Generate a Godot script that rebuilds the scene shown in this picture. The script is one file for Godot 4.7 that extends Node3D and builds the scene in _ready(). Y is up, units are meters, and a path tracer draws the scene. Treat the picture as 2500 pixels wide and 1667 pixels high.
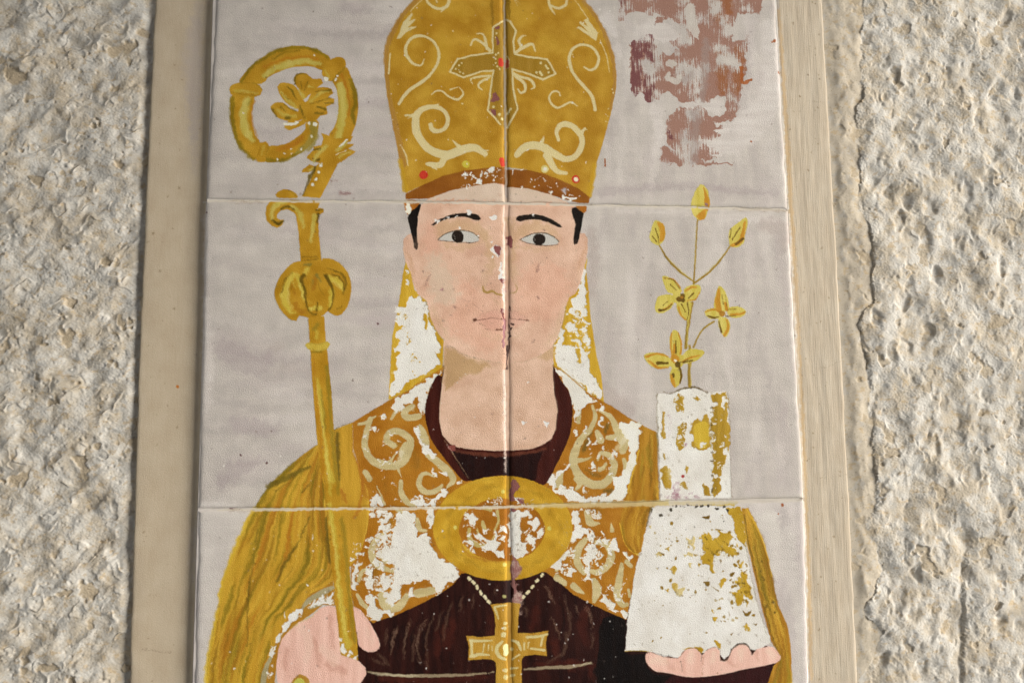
extends Node3D
# A painted tile panel let into a rough stone wall, seen close up from below and slightly to the left.
# The panel is planned in fifths of a millimetre: x 0..2000 across the two tiles, y 0..3000 down the three rows.

const U := 0.0002          # metres in one panel unit
const EYE := 1.5           # height of the lower tile joint above the ground
const CW := 2400           # the painted area: panel x from -200
const CH := 3000
const X0 := -200
const Y_TOP := 0
const Y_END := 3000

var cv := PackedByteArray()      # paint, RGB
var ht := PackedByteArray()      # thickness of the paint
var noises: Array[PackedByteArray] = []
var warp_x := PackedByteArray()
var warp_y := PackedByteArray()
var lut_r := PackedByteArray()
var lut_g := PackedByteArray()
var lut_b := PackedByteArray()
var b_noise := 0
var b_alpha := 1.0
var b_warp := 2
var b_depth := 0
var dry := 0
var rng := RandomNumberGenerator.new()
var seam_one := [2312,161,2291,348,2280,586,2253,639,2256,879,2254,982,2282,1070,2281,1187,2276,1324,2211,1403,2240,1488,2243,1615,2252,1783,2244,1852,2250,2016,2211,2084,2247,2166,2256,2246,2227,2299,2181,2365,2242,2439,2212,2510,2159,2587,2161,2665]
var seam_two := [2756,2099,2652,2131,2585,2151,2553,2177,2534,2252,2526,2305,2526,2386,2516,2492,2508,2623,2493,2727]


func _ready() -> void:
	var cam := Camera3D.new()
	cam.name = "camera"
	cam.fov = 38.303
	cam.near = 0.02
	cam.far = 200.0
	cam.position = Vector3(-0.05236, 1.52431, 0.64825)
	cam.rotation_degrees = Vector3(7.2379, -4.8605, -0.5823)
	add_child(cam)
	cam.current = true

	var we := WorldEnvironment.new()
	we.name = "daylight"
	var env := Environment.new()
	env.background_mode = Environment.BG_SKY
	var sky_mat := ProceduralSkyMaterial.new()
	sky_mat.sky_top_color = Color(0.72, 0.78, 0.86)
	sky_mat.sky_horizon_color = Color(0.9, 0.91, 0.92)
	sky_mat.ground_bottom_color = Color(0.42, 0.39, 0.35)
	sky_mat.ground_horizon_color = Color(0.55, 0.52, 0.48)
	var sky := Sky.new()
	sky.sky_material = sky_mat
	env.sky = sky
	env.tonemap_mode = Environment.TONE_MAPPER_LINEAR
	env.tonemap_exposure = 1.97
	env.sdfgi_enabled = true
	env.ssao_enabled = true
	env.ssil_enabled = true
	we.environment = env
	add_child(we)

	var sun := DirectionalLight3D.new()
	sun.name = "sun"
	sun.light_energy = 1.0
	sun.light_angular_distance = 38.0
	sun.light_color = Color(1.0, 0.99, 0.975)
	sun.shadow_enabled = true
	sun.look_at_from_position(Vector3(0.84, 0.16, 0.42), Vector3.ZERO, Vector3.UP)
	add_child(sun)

	rng.seed = 7
	build_light_blockers()
	make_noises()
	build_walls()
	paint()
	build_frame()
	build_tiles()


# ------------------------------------------------------------------ painting
func field(seed_: int, freq: float, octaves: int, w: int, h: int) -> PackedByteArray:
	var n := FastNoiseLite.new()
	n.seed = seed_
	n.noise_type = FastNoiseLite.TYPE_SIMPLEX_SMOOTH
	n.frequency = freq
	n.fractal_octaves = octaves
	var im := n.get_seamless_image(w, h, false, false, 0.15, true)
	if w != 1024 or h != 1024:
		im.resize(1024, 1024, Image.INTERPOLATE_CUBIC)
	im.convert(Image.FORMAT_L8)
	return im.get_data()


func make_noises() -> void:
	noises = [field(1, 0.009, 4, 1024, 1024), field(2, 0.03, 5, 1024, 128), field(3, 0.03, 5, 128, 1024), field(4, 0.42, 3, 1024, 1024), field(8, 0.16, 3, 1024, 72)]
	warp_x = field(5, 0.03, 5, 1024, 1024)
	warp_y = field(6, 0.03, 5, 1024, 1024)
	for l in [0, 1, 2]:                       # spread the values over the whole range
		var lo := 255
		var hi := 0
		for i in range(0, 1048576, 97):
			lo = mini(lo, noises[l][i])
			hi = maxi(hi, noises[l][i])


func brush(a: String, b: String, noise: int, alpha: float, ragged: int, depth: int) -> void:
	var ca := Color.html(a)
	var cb := Color.html(b)
	lut_r.resize(256)
	lut_g.resize(256)
	lut_b.resize(256)
	for i in 256:
		var c := ca.lerp(cb, clampf((i / 255.0 - 0.5) * 1.7 + 0.5, -0.15, 1.15))
		lut_r[i] = clampi(roundi(c.r * 255.0), 0, 255)
		lut_g[i] = clampi(roundi(c.g * 255.0), 0, 255)
		lut_b[i] = clampi(roundi(c.b * 255.0), 0, 255)
	b_noise = noise
	b_alpha = alpha
	b_warp = ragged
	b_depth = depth


func curve(p: Array, closed: bool, step := 6.0) -> PackedVector2Array:
	var q := PackedVector2Array()
	for i in range(0, p.size(), 2):
		q.append(Vector2(p[i] - X0, p[i + 1]))
	var n := q.size()
	var r := PackedVector2Array()
	for i in (n if closed else n - 1):
		var a := q[(i - 1 + n) % n] if closed or i > 0 else q[0]
		var b := q[i]
		var c := q[(i + 1) % n]
		var d := q[(i + 2) % n] if closed or i + 2 < n else q[n - 1]
		var k := clampi(int(b.distance_to(c) / step), 1, 600)
		for j in k:
			var t := float(j) / k
			r.append(0.5 * (2.0 * b + (c - a) * t + (2.0 * a - 5.0 * b + 4.0 * c - d) * t * t + (3.0 * b - a - 3.0 * c + d) * t * t * t))
	if not closed:
		r.append(q[n - 1])
	return r


func area(p: Array, smooth := true) -> void:
	var q := PackedVector2Array()
	if smooth:
		q = curve(p, true, 10.0)
	else:
		for i in range(0, p.size(), 2):
			q.append(Vector2(p[i] - X0, p[i + 1]))
	var lo := Vector2(1e6, 1e6)
	var hi := -lo
	for v in q:
		lo = lo.min(v)
		hi = hi.max(v)
	var bx := int(lo.x) - b_warp - 2
	var by := int(lo.y) - b_warp - 2
	var w := int(hi.x) + b_warp + 3 - bx
	var h := int(hi.y) + b_warp + 3 - by
	var mask := Image.create_empty(w, h, false, Image.FORMAT_L8)
	var lefts := PackedInt32Array()
	var rights := PackedInt32Array()
	lefts.resize(h)
	rights.resize(h)
	lefts.fill(1000000)
	rights.fill(-1000000)
	var hits: Array[PackedFloat32Array] = []
	hits.resize(h)
	for i in h:
		hits[i] = PackedFloat32Array()
	var n := q.size()
	for i in n:
		var a := q[i]
		var b := q[(i + 1) % n]
		if a.y > b.y:
			var t := a
			a = b
			b = t
		for y in range(ceili(a.y - by - 0.5), ceili(b.y - by - 0.5)):
			hits[y].append(a.x + (b.x - a.x) * (y + by + 0.5 - a.y) / (b.y - a.y) - bx)
	for y in h:
		var s := hits[y]
		if s.size() < 2:
			continue
		s.sort()
		for k in range(0, s.size() - 1, 2):
			var l := roundi(s[k])
			mask.fill_rect(Rect2i(l, y, roundi(s[k + 1]) - l, 1), Color.WHITE)
		lefts[y] = int(s[0])
		rights[y] = int(s[s.size() - 1]) + 1
	lay(mask.get_data(), bx, by, w, h, lefts, rights)


func stroke(p: Array, widths: Array) -> void:
	sweep(curve(p, false, 4.0), widths)


func sweep(c: PackedVector2Array, widths: Array) -> void:
	var wm := 0.0
	for v in widths:
		wm = maxf(wm, v)
	var lo := Vector2(1e6, 1e6)
	var hi := -lo
	for v in c:
		lo = lo.min(v)
		hi = hi.max(v)
	var m := int(wm / 2.0) + b_warp + 3
	var bx := int(lo.x) - m
	var by := int(lo.y) - m
	var w := int(hi.x) + m + 1 - bx
	var h := int(hi.y) + m + 1 - by
	var mask := Image.create_empty(w, h, false, Image.FORMAT_L8)
	var lefts := PackedInt32Array()
	var rights := PackedInt32Array()
	lefts.resize(h)
	rights.resize(h)
	lefts.fill(1000000)
	rights.fill(-1000000)
	var nw := widths.size() - 1
	var last := Vector2(-99, -99)
	for i in c.size():
		var f := float(i) / maxi(c.size() - 1, 1) * nw
		var k := mini(int(f), maxi(nw - 1, 0))
		var r: float = (lerpf(widths[k], widths[k + 1], f - k) if nw > 0 else float(widths[0])) * 0.5
		var at := c[i] - Vector2(bx, by)
		if i < c.size() - 1 and at.distance_to(last) < r * 0.3:
			continue
		last = at
		for y in range(ceili(at.y - r), floori(at.y + r) + 1):
			var d := sqrt(maxf(r * r - (y - at.y) * (y - at.y), 0.0))
			var l := roundi(at.x - d)
			var g := maxi(roundi(at.x + d), l + 1)
			mask.fill_rect(Rect2i(l, y, g - l, 1), Color.WHITE)
			lefts[y] = mini(lefts[y], l)
			rights[y] = maxi(rights[y], g)
	lay(mask.get_data(), bx, by, w, h, lefts, rights)


func dots(p: Array, r: float) -> void:
	for i in range(0, p.size(), 2):
		var a := Vector2(p[i] - X0, p[i + 1])
		sweep(PackedVector2Array([a, a + Vector2(rng.randf_range(-0.3, 0.3), rng.randf_range(-0.3, 0.3)) * r]), [r * 2.0, r * 1.8])


func specks(p: Array, count: int, r0: int, r1: int) -> void:
	var q := PackedVector2Array()
	var lo := Vector2(1e6, 1e6)
	var hi := -lo
	for i in range(0, p.size(), 2):
		var v := Vector2(p[i] - X0, p[i + 1])
		q.append(v)
		lo = lo.min(v)
		hi = hi.max(v)
	for i in count:
		for tries in 12:
			var a := Vector2(rng.randf_range(lo.x, hi.x), rng.randf_range(lo.y, hi.y))
			if Geometry2D.is_point_in_polygon(a, q):
				var r := lerpf(r0, r1, pow(rng.randf(), 2.2))
				var v := Vector2.from_angle(rng.randf() * TAU) * r * rng.randf_range(0.2, 1.3)
				sweep(PackedVector2Array([a, a + v]), [r * 2.0, r * rng.randf_range(0.8, 2.0)])
				break


func along(c: PackedVector2Array, t: float) -> Vector2:
	var f := clampf(t, 0.0, 1.0) * (c.size() - 1)
	var k := mini(int(f), c.size() - 2)
	return c[k].lerp(c[k + 1], f - k)


func strands(pa: Array, pb: Array, count: int, w0: float, w1: float, l0: float, l1: float) -> void:
	var a := Curve2D.new()
	var b := Curve2D.new()
	for v in curve(pa, false, 8.0):
		a.add_point(v)
	for v in curve(pb, false, 8.0):
		b.add_point(v)
	var la := a.get_baked_length()
	var lb := b.get_baked_length()
	for i in count:
		var t := rng.randf()
		var s := rng.randf_range(-0.1, 1.0)
		var l := rng.randf_range(l0, l1)
		var bend := rng.randf_range(-0.06, 0.06)
		var c := PackedVector2Array()
		for k in 13:
			var f := clampf(s + l * k / 12.0, 0.0, 1.0)
			c.append(a.sample_baked(f * la).lerp(b.sample_baked(f * lb), clampf(t + bend * k / 12.0, 0.0, 1.0)))
		var r := PackedVector2Array()
		for k in 12:
			var steps := maxi(int(c[k].distance_to(c[k + 1]) / 4.0), 1)
			for j in steps:
				r.append(c[k].lerp(c[k + 1], float(j) / steps))
		if r.size() > 3:
			var w := rng.randf_range(w0, w1)
			sweep(r, [1.5, w, w * 0.8, 1.5])


func lay(mask: PackedByteArray, bx: int, by: int, w: int, h: int, lefts: PackedInt32Array, rights: PackedInt32Array) -> void:
	var noise := noises[b_noise]
	var streak := noises[4]
	var streak_b := noises[0]
	var fine := noises[3]
	var wp := b_warp
	var whole := b_alpha >= 0.999
	# flaked edges follow the noise far, brushed edges only a little; thin layers of paint fray softly
	var rough := wp * 2 if b_depth < 0 or wp >= 9 else wp
	var soft := 6 if b_alpha >= 0.88 else clampi(wp * 3, 6, 50)
	if b_alpha < 0.88:
		rough = wp * 2
	var al := int(b_alpha * 256.0)
	var deep := b_depth != 0
	var h0 := clampi(128 + b_depth, 0, 255)
	var shift_a := rng.randi() & 1023
	var shift_b := rng.randi() & 1023
	for y in range(maxi(0, Y_TOP - by), mini(h, Y_END - by)):
		var l := 1000000
		var g := -1000000
		for k in range(maxi(0, y - wp), mini(h, y + wp + 1)):
			l = mini(l, lefts[k])
			g = maxi(g, rights[k])
		if g < l:
			continue
		l = maxi(maxi(l - wp, 0), -bx)
		g = mini(mini(g + wp, w), CW - bx)
		var ya := (y + by) & 1023
		var row := ya << 10
		var row_n := ((ya + shift_a) & 1023) << 10
		var at := (y + by) * CW + bx
		for x in range(l, g):
			var j := row | ((x + bx) & 1023)
			var sx := x + (((warp_x[j] - 128) * rough + (fine[j] - 128) * soft) >> 8)
			var sy := y + (((warp_y[j] - 128) * rough + (fine[j ^ 365] - 128) * soft) >> 8)
			if sx < 0 or sy < 0 or sx >= w or sy >= h or mask[sy * w + sx] == 0:
				continue
			if dry > 0 and (streak[j] + streak_b[j] * 2 + fine[j]) >> 2 < dry - 12:
				continue
			var v := noise[row_n | ((x + bx + shift_b) & 1023)]
			var i := at + x
			if deep:
				ht[i] = h0
			i *= 3
			if whole:
				cv[i] = lut_r[v]
				cv[i + 1] = lut_g[v]
				cv[i + 2] = lut_b[v]
			else:
				cv[i] += ((lut_r[v] - cv[i]) * al) >> 8
				cv[i + 1] += ((lut_g[v] - cv[i + 1]) * al) >> 8
				cv[i + 2] += ((lut_b[v] - cv[i + 2]) * al) >> 8


func wash(x_from: int, x_to: int, y_from: int, y_to: int, a: String, b: String, weights: Array, gain: float) -> void:
	# a brushed ground colour: blotches and strokes both ways
	var ca := Color.html(a)
	var cb := Color.html(b)
	for i in 256:
		var c := ca.lerp(cb, clampf((i / 255.0 - 0.5) * gain + 0.5, -0.2, 1.2))
		lut_r[i] = clampi(roundi(c.r * 255.0), 0, 255)
		lut_g[i] = clampi(roundi(c.g * 255.0), 0, 255)
		lut_b[i] = clampi(roundi(c.b * 255.0), 0, 255)
	var n0 := noises[0]
	var n1 := noises[4] if weights[2] == 0 else noises[1]
	var n2 := noises[2]
	var w0: int = weights[0]
	var w1: int = weights[1]
	var w2: int = weights[2]
	var s0 := rng.randi() & 1023
	for y in range(y_from, y_to):
		var r0 := ((y + s0) & 1023) << 10
		var r1 := ((y * 3 / 4 + s0) & 1023) << 10
		var r2 := ((y + 2 * s0) & 1023) << 10
		var i := (y * CW + x_from - X0) * 3
		for x in range(x_from + s0, x_to + s0):
			var v := (n0[r0 | (x & 1023)] * w0 + n1[r1 | ((x + 311) & 1023)] * w1 + n2[r2 | ((x * 3 / 4) & 1023)] * w2) >> 3
			cv[i] = lut_r[v]
			cv[i + 1] = lut_g[v]
			cv[i + 2] = lut_b[v]
			i += 3


func paint() -> void:
	cv.resize(CW * CH * 3)
	cv.fill(180)
	ht.resize(CW * CH)
	ht.fill(128)
	lut_r.resize(256)
	lut_g.resize(256)
	lut_b.resize(256)
	# the rails of the surround
	wash(-200, 0, Y_TOP, Y_END, "b3a085", "c0b096", [5, 3, 0], 1.2)
	wash(1975, 2200, Y_TOP, Y_END, "b7a58c", "c6b9a3", [4, 4, 0], 1.0)
	# the grey-lilac wash of the tiles
	wash(0, 1000, Y_TOP, 1000, "b3a99e", "c9bfb2", [6, 1, 1], 1.3)
	wash(1000, 1990, Y_TOP, 1000, "b3a99e", "c9bfb2", [4, 2, 2], 1.5)
	wash(0, 1000, 1000, 2005, "b3a99e", "c9bfb2", [6, 1, 1], 1.3)
	wash(1000, 1990, 1000, 2005, "b3a99e", "c9bfb2", [4, 2, 2], 1.5)
	wash(0, 1990, 2005, Y_END, "b8ada4", "d0c6bb", [6, 1, 1], 1.3)
	# broad brush marks of the wash, laid across on the left and down on the right
	brush("cfc4ba", "cfc4ba", 3, 0.32, 14, 0)
	strands([6,311,391,299,969,284], [-2,983,400,980,963,976], 22, 14, 60, 0.25, 0.7)
	strands([-1,1017,400,1012,970,1010], [4,1987,413,1992,962,1994], 34, 14, 60, 0.2, 0.6)
	strands([1040,279,1037,621,1033,983], [1966,250,1973,600,1977,986], 34, 10, 44, 0.15, 0.5)
	strands([1032,1019,1013,1502,1002,1987], [1983,1015,1989,1502,1987,1979], 44, 10, 44, 0.12, 0.45)
	strands([2,2019,-3,2279,-1,2528], [544,2027,534,2290,523,2542], 16, 14, 50, 0.2, 0.6)
	strands([1733,2016,1735,2316,1739,2576], [1989,2006,1985,2321,1977,2582], 20, 10, 40, 0.2, 0.6)
	brush("a69a93", "a69a93", 3, 0.3, 14, 0)
	strands([6,311,391,299,969,284], [-2,983,400,980,963,976], 22, 14, 60, 0.25, 0.7)
	strands([-1,1017,400,1012,970,1010], [4,1987,413,1992,962,1994], 34, 14, 60, 0.2, 0.6)
	strands([1040,279,1037,621,1033,983], [1966,250,1973,600,1977,986], 34, 10, 44, 0.15, 0.5)
	strands([1032,1019,1013,1502,1002,1987], [1983,1015,1989,1502,1987,1979], 44, 10, 44, 0.12, 0.45)
	strands([2,2019,-3,2279,-1,2528], [544,2027,534,2290,523,2542], 16, 14, 50, 0.2, 0.6)
	strands([1733,2016,1735,2316,1739,2576], [1989,2006,1985,2321,1977,2582], 20, 10, 40, 0.2, 0.6)
	brush("bcafa7", "bcafa7", 3, 0.35, 14, 0)
	strands([6,311,391,299,969,284], [-2,983,400,980,963,976], 22, 14, 60, 0.25, 0.7)
	strands([-1,1017,400,1012,970,1010], [4,1987,413,1992,962,1994], 34, 14, 60, 0.2, 0.6)
	strands([1040,279,1037,621,1033,983], [1966,250,1973,600,1977,986], 34, 10, 44, 0.15, 0.5)
	strands([1032,1019,1013,1502,1002,1987], [1983,1015,1989,1502,1987,1979], 44, 10, 44, 0.12, 0.45)
	strands([2,2019,-3,2279,-1,2528], [544,2027,534,2290,523,2542], 16, 14, 50, 0.2, 0.6)
	strands([1733,2016,1735,2316,1739,2576], [1989,2006,1985,2321,1977,2582], 20, 10, 40, 0.2, 0.6)
	brush("d6ccc1", "d6ccc1", 3, 0.3, 14, 0)
	strands([6,311,391,299,969,284], [-2,983,400,980,963,976], 22, 14, 60, 0.25, 0.7)
	strands([-1,1017,400,1012,970,1010], [4,1987,413,1992,962,1994], 34, 14, 60, 0.2, 0.6)
	strands([1040,279,1037,621,1033,983], [1966,250,1973,600,1977,986], 34, 10, 44, 0.15, 0.5)
	strands([1032,1019,1013,1502,1002,1987], [1983,1015,1989,1502,1987,1979], 44, 10, 44, 0.12, 0.45)
	strands([2,2019,-3,2279,-1,2528], [544,2027,534,2290,523,2542], 16, 14, 50, 0.2, 0.6)
	strands([1733,2016,1735,2316,1739,2576], [1989,2006,1985,2321,1977,2582], 20, 10, 40, 0.2, 0.6)
	brush("a99c96", "a99c96", 3, 0.2, 14, 0)
	strands([6,311,391,299,969,284], [-2,983,400,980,963,976], 22, 14, 60, 0.25, 0.7)
	strands([-1,1017,400,1012,970,1010], [4,1987,413,1992,962,1994], 34, 14, 60, 0.2, 0.6)
	strands([1040,279,1037,621,1033,983], [1966,250,1973,600,1977,986], 34, 10, 44, 0.15, 0.5)
	strands([1032,1019,1013,1502,1002,1987], [1983,1015,1989,1502,1987,1979], 44, 10, 44, 0.12, 0.45)
	strands([2,2019,-3,2279,-1,2528], [544,2027,534,2290,523,2542], 16, 14, 50, 0.2, 0.6)
	strands([1733,2016,1735,2316,1739,2576], [1989,2006,1985,2321,1977,2582], 20, 10, 40, 0.2, 0.6)
	# paler unpainted margins and dry brush marks of the grey-lilac wash
	brush("d6cdc2", "c9beb3", 2, 0.72, 12, 0)
	stroke([15,1388,18,1496,24,1623,22,1707], [25.6,34.2,34.2,12.8])
	stroke([-3,1038,7,1285,9,1528], [13.4,21.4,10.7])
	stroke([14,1990,62,1988,136,1991], [29.9,25.6,8.5])
	stroke([1379,1011,1507,1014,1689,1026,1851,1033,1962,1037], [17.1,12.8,8.5,25.6,21.4])
	stroke([1984,1055,1987,1193,1990,1330,1986,1511], [12.8,17.1,25.6,25.6])
	stroke([1360,321,1369,350,1387,378], [55.5,34.2,17.1])
	stroke([1467,342,1466,381], [23.5,17.1])
	stroke([1395,426,1399,455], [29.9,25.6])
	stroke([1695,771,1837,721,1937,576,1939,333], [106.8,111.1,64.1,51.3])
	stroke([1522,360,1573,373,1610,406], [85.5,68.4,25.6])
	stroke([1528,656,1534,750,1518,811], [51.3,38.5,21.4])
	stroke([1630,630,1747,628], [25.6,51.3])
	brush("d2cabd", "c6bdb0", 2, 0.55, 14, 0)
	area([10,2017,165,2019,138,2088,104,2169,82,2245,71,2313,58,2413,46,2538,22,2537,14,2272], true)
	area([1811,2038,1896,2039,1895,2141,1865,2132,1840,2106], true)
	stroke([1869,2055,1891,2226,1932,2107,1950,2307,1952,2569], [53.6,67,26.8,26.8,26.8])
	brush("a2938f", "ab9d98", 2, 0.5, 14, 0)
	stroke([1319,949,1437,938,1621,922,1805,938,1944,945], [25.6,29.9,17.1,25.6,21.4])
	stroke([70,1487,154,1538,196,1547,220,1508], [68.4,85.5,59.8,25.6])
	stroke([117,1729,200,1750,250,1751], [51.3,59.8,25.6])
	stroke([81,1916,121,1875,203,1855], [51.3,51.3,25.6])
	stroke([446,305,499,315,527,302], [34.2,41,20.5])
	stroke([1608,2021,1704,2052,1743,2104], [13.4,18.8,10.7])
	brush("b09f94", "a89a90", 2, 0.5, 12, 0)
	stroke([220,1487,253,1481], [25.6,17.1])
	stroke([255,1547,313,1536], [9.4,4.3])
	stroke([238,1560,347,1556], [8.5,4.3])
	stroke([1284,1080,1296,1194,1286,1307], [32.2,40.2,24.1])
	stroke([1314,1640,1396,1695], [80.4,53.6])
	stroke([1896,1056,1965,1074,1961,1148], [51.3,59.8,25.6])
	stroke([1688,1067,1682,1090], [8.5,4.3])
	stroke([1578,1059,1575,1087], [6,3.4])
	brush("8d6a66", "7b5652", 3, 0.7, 6, 0)
	stroke([439,961,472,964], [10.3,8.2])
	stroke([97,998,168,998], [2.7,2.1])
	stroke([407,918,432,920], [4.8,2.7])
	brush("4a3330", "6e4a48", 3, 0.9, 3, 0)
	dots([3,1035], 3.1)
	dots([144,999,124,997], 1.7)
	dots([568,1404], 3.8)
	dots([134,1832,217,1859], 3.4)
	stroke([104,2002,136,2004], [5.1,2.6])
	brush("9c5528", "8a4a2a", 3, 0.9, 4, 0)
	dots([1962,386], 6)
	dots([1953,391,1974,502,1861,758], 3.8)
	stroke([1342,831,1341,856], [5.1,6.8])
	dots([1900,2043], 2.6)
	dots([1916,2015], 5.4)
	# worn away patch showing the purple-brown glaze below
	dry = 123
	brush("88604f", "a67f6d", 3, 0.95, 12, -10)
	area([1404,57,1937,37,1927,265,1917,285,1878,291,1836,283,1825,307,1809,352,1808,391,1851,385,1880,359,1853,443,1855,510,1835,549,1832,607,1806,674,1773,684,1774,656,1781,598,1748,594,1710,619,1659,615,1621,621,1571,584,1543,594,1538,613,1492,619,1483,591,1442,592,1436,540,1439,410,1493,404,1517,389,1539,437,1576,450,1614,430,1577,397,1615,386,1626,342,1575,310,1537,335,1533,321,1561,306,1538,297,1500,302,1463,289,1430,305,1420,329,1397,330,1408,281], false)
	area([1557,679,1583,669,1602,645,1639,639,1695,638,1713,671,1778,665,1773,694,1721,695,1767,710,1720,723,1752,741,1710,761,1704,789,1774,774,1769,793,1717,808,1735,822,1670,832,1800,837,1790,842,1595,850,1532,834,1546,816,1533,778,1551,783,1588,801,1561,768,1556,726], false)
	dry = 133
	brush("64393a", "7c4e4a", 3, 0.9, 12, -10)
	stroke([1465,415,1456,582], [38.5,38.5])
	stroke([1507,399,1506,600], [38.5,47])
	stroke([1415,252,1419,300], [21.4,17.1])
	stroke([1567,726,1580,749], [17.1,17.1])
	brush("8a5430", "9c6440", 3, 0.85, 12, -10)
	stroke([1795,240,1797,313], [34.2,25.6])
	stroke([1835,424,1827,511,1815,578], [29.9,38.5,25.6])
	stroke([1768,435,1768,570], [34.2,38.5])
	stroke([1761,251,1763,329], [25.6,17.1])
	dry = 0
	brush("a9603a", "96501f", 1, 0.9, 5, -10)
	stroke([1837,491,1840,544,1873,531], [12.8,12.8,8.5])
	brush("c8bfb1", "bdb3a6", 1, 0.9, 9, 0)
	area([1638,269,1676,258,1679,297,1687,336,1685,384,1653,356,1641,313], true)
	area([1570,469,1598,464,1602,492,1574,493], true)
	area([1564,517,1583,510,1587,536,1615,516,1617,550,1586,555,1561,541], true)
	brush("98887f", "a09186", 1, 0.55, 10, 0)
	stroke([1714,388,1705,485,1692,610], [25.6,34.2,21.4])
	stroke([1667,658,1656,832], [38.5,25.6])
	stroke([1658,515,1633,544], [17.1,25.6])
	# dark cassock
	brush("200c08", "33160f", 1, 1, 2, 6)
	area([755,1556,1191,1557,1296,1830,1397,2204,1528,2363,1865,2502,1856,3011,326,2952,394,2414,546,2278,675,1824], true)
	brush("0d0907", "150d09", 1, 0.95, 8, 0)
	area([1294,2381,1346,2362,1375,2383,1373,2478,1437,2487,1440,2524,1474,2550,1542,2564,1497,2632,1263,2625,1283,2483], true)
	brush("4a1c12", "5a2618", 1, 0.5, 10, 0)
	stroke([947,2332,938,2454,921,2486], [21.4,25.6,17.1])
	stroke([1082,2335,1069,2397], [21.4,25.6,17.1])
	stroke([779,2390,763,2470], [21.4,25.6,17.1])
	stroke([1193,2518,1253,2515,1264,2572], [21.4,25.6,17.1])
	stroke([1089,2499,1101,2511,1202,2502], [21.4,25.6,17.1])
	stroke([590,2538,754,2550,920,2543], [21.4,25.6,17.1])
	stroke([1248,2339,1229,2400,1241,2442], [21.4,25.6,17.1])
	stroke([1140,2439,1148,2480], [21.4,25.6,17.1])
	stroke([813,2370,796,2451], [21.4,25.6,17.1])
	brush("260b09", "351110", 1, 0.95, 4, 0)
	area([1525,2555,1629,2566,1759,2549,1865,2531,1845,2588,1834,2642,1497,2632], true)
	brush("94765e", "94765e", 1, 0.75, 6, 0)
	stroke([630,2386,622,2426,616,2467], [3,6,2.4])
	stroke([679,2363,661,2419,657,2480], [3,6,2.4])
	stroke([729,2360,704,2408,702,2469,713,2497], [3,6,2.4])
	stroke([636,2382,630,2415], [3,6,2.4])
	stroke([1113,2262,1134,2303,1146,2320], [3,6,2.4])
	stroke([1131,2365,1149,2398,1157,2431], [3,6,2.4])
	stroke([1209,2322,1221,2359], [3,6,2.4])
	stroke([1243,2331,1260,2360,1263,2401], [3,6,2.4])
	brush("604838", "604838", 1, 0.75, 6, 0)
	stroke([754,2349,729,2409,734,2490], [3.8,7.7,3.1])
	stroke([779,2337,758,2401], [3.8,7.7,3.1])
	stroke([813,2309,796,2349,783,2430], [3.8,7.7,3.1])
	stroke([880,2286,876,2331], [3.8,7.7,3.1])
	stroke([956,2263,947,2291], [3.8,7.7,3.1])
	stroke([1176,2296,1192,2379,1174,2460], [3.8,7.7,3.1])
	stroke([1179,2411,1169,2472,1110,2508], [3.8,7.7,3.1])
	stroke([605,2386,597,2438], [3.8,7.7,3.1])
	stroke([556,2477,597,2498], [3.8,7.7,3.1])
	stroke([573,2457,610,2502], [3.8,7.7,3.1])
	stroke([1267,2413,1262,2463], [3.8,7.7,3.1])
	stroke([846,2289,834,2338], [3.8,7.7,3.1])
	stroke([1048,2326,1052,2359], [3.8,7.7,3.1])
	stroke([738,2510,721,2489], [3.8,7.7,3.1])
	stroke([692,2408,684,2488], [3.8,7.7,3.1])
	brush("100705", "100705", 1, 0.75, 6, 0)
	stroke([655,2375,638,2427,634,2487], [3.4,6.8,2.7])
	stroke([704,2360,684,2408,680,2488], [3.4,6.8,2.7])
	stroke([746,2352,721,2409,721,2489], [3.4,6.8,2.7])
	stroke([796,2329,775,2390,779,2491], [3.4,6.8,2.7])
	stroke([838,2273,829,2330], [3.4,6.8,2.7])
	stroke([863,2273,850,2330], [3.4,6.8,2.7])
	stroke([900,2393,879,2453], [3.4,6.8,2.7])
	stroke([1155,2296,1171,2358,1161,2440], [3.4,6.8,2.7])
	stroke([1068,2494,1110,2503], [3.4,6.8,2.7])
	stroke([617,2398,610,2458], [3.4,6.8,2.7])
	brush("a8997a", "8a7a5c", 3, 0.9, 4, 4)
	stroke([546,2517,582,2522,651,2532,713,2534,837,2535,920,2531,943,2527], [4.3,7.7,10.3,11.1,10.3,6.8,4.3])
	stroke([1042,2523,1130,2519,1202,2518,1259,2509], [6,10.3,11.1,6])
	brush("cfc6a4", "b9ad86", 3, 0.8, 4, 0)
	stroke([557,2523,631,2530,705,2535], [5.1,6,3.4])
	stroke([1227,2513,1259,2508], [4.3,6])
	# lappets behind the neck
	brush("b98f20", "cda63a", 1, 1, 2, 6)
	area([659,1197,677,1238,689,1293,723,1321,741,1348,759,1425,786,1462,784,1488,782,1553,669,1628,605,1658,609,1574,616,1448,631,1371,642,1303,650,1238], false)
	area([1274,1173,1268,1215,1276,1300,1279,1369,1291,1461,1298,1514,1312,1576,1320,1672,1273,1642,1225,1606,1152,1545,1148,1488,1153,1475,1177,1393,1197,1337,1206,1309,1234,1295,1254,1253,1264,1206], false)
	brush("e2ddd0", "d9d3c6", 0, 1, 13, -22)
	area([666,1325,682,1315,718,1321,729,1348,736,1389,750,1412,768,1462,772,1485,759,1514,778,1536,746,1562,681,1592,613,1645,624,1575,634,1514,678,1462,665,1439,660,1394], true)
	area([659,1222,668,1224,666,1236,659,1236], true)
	area([659,1252,668,1247,675,1275,673,1286,657,1280], true)
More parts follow.
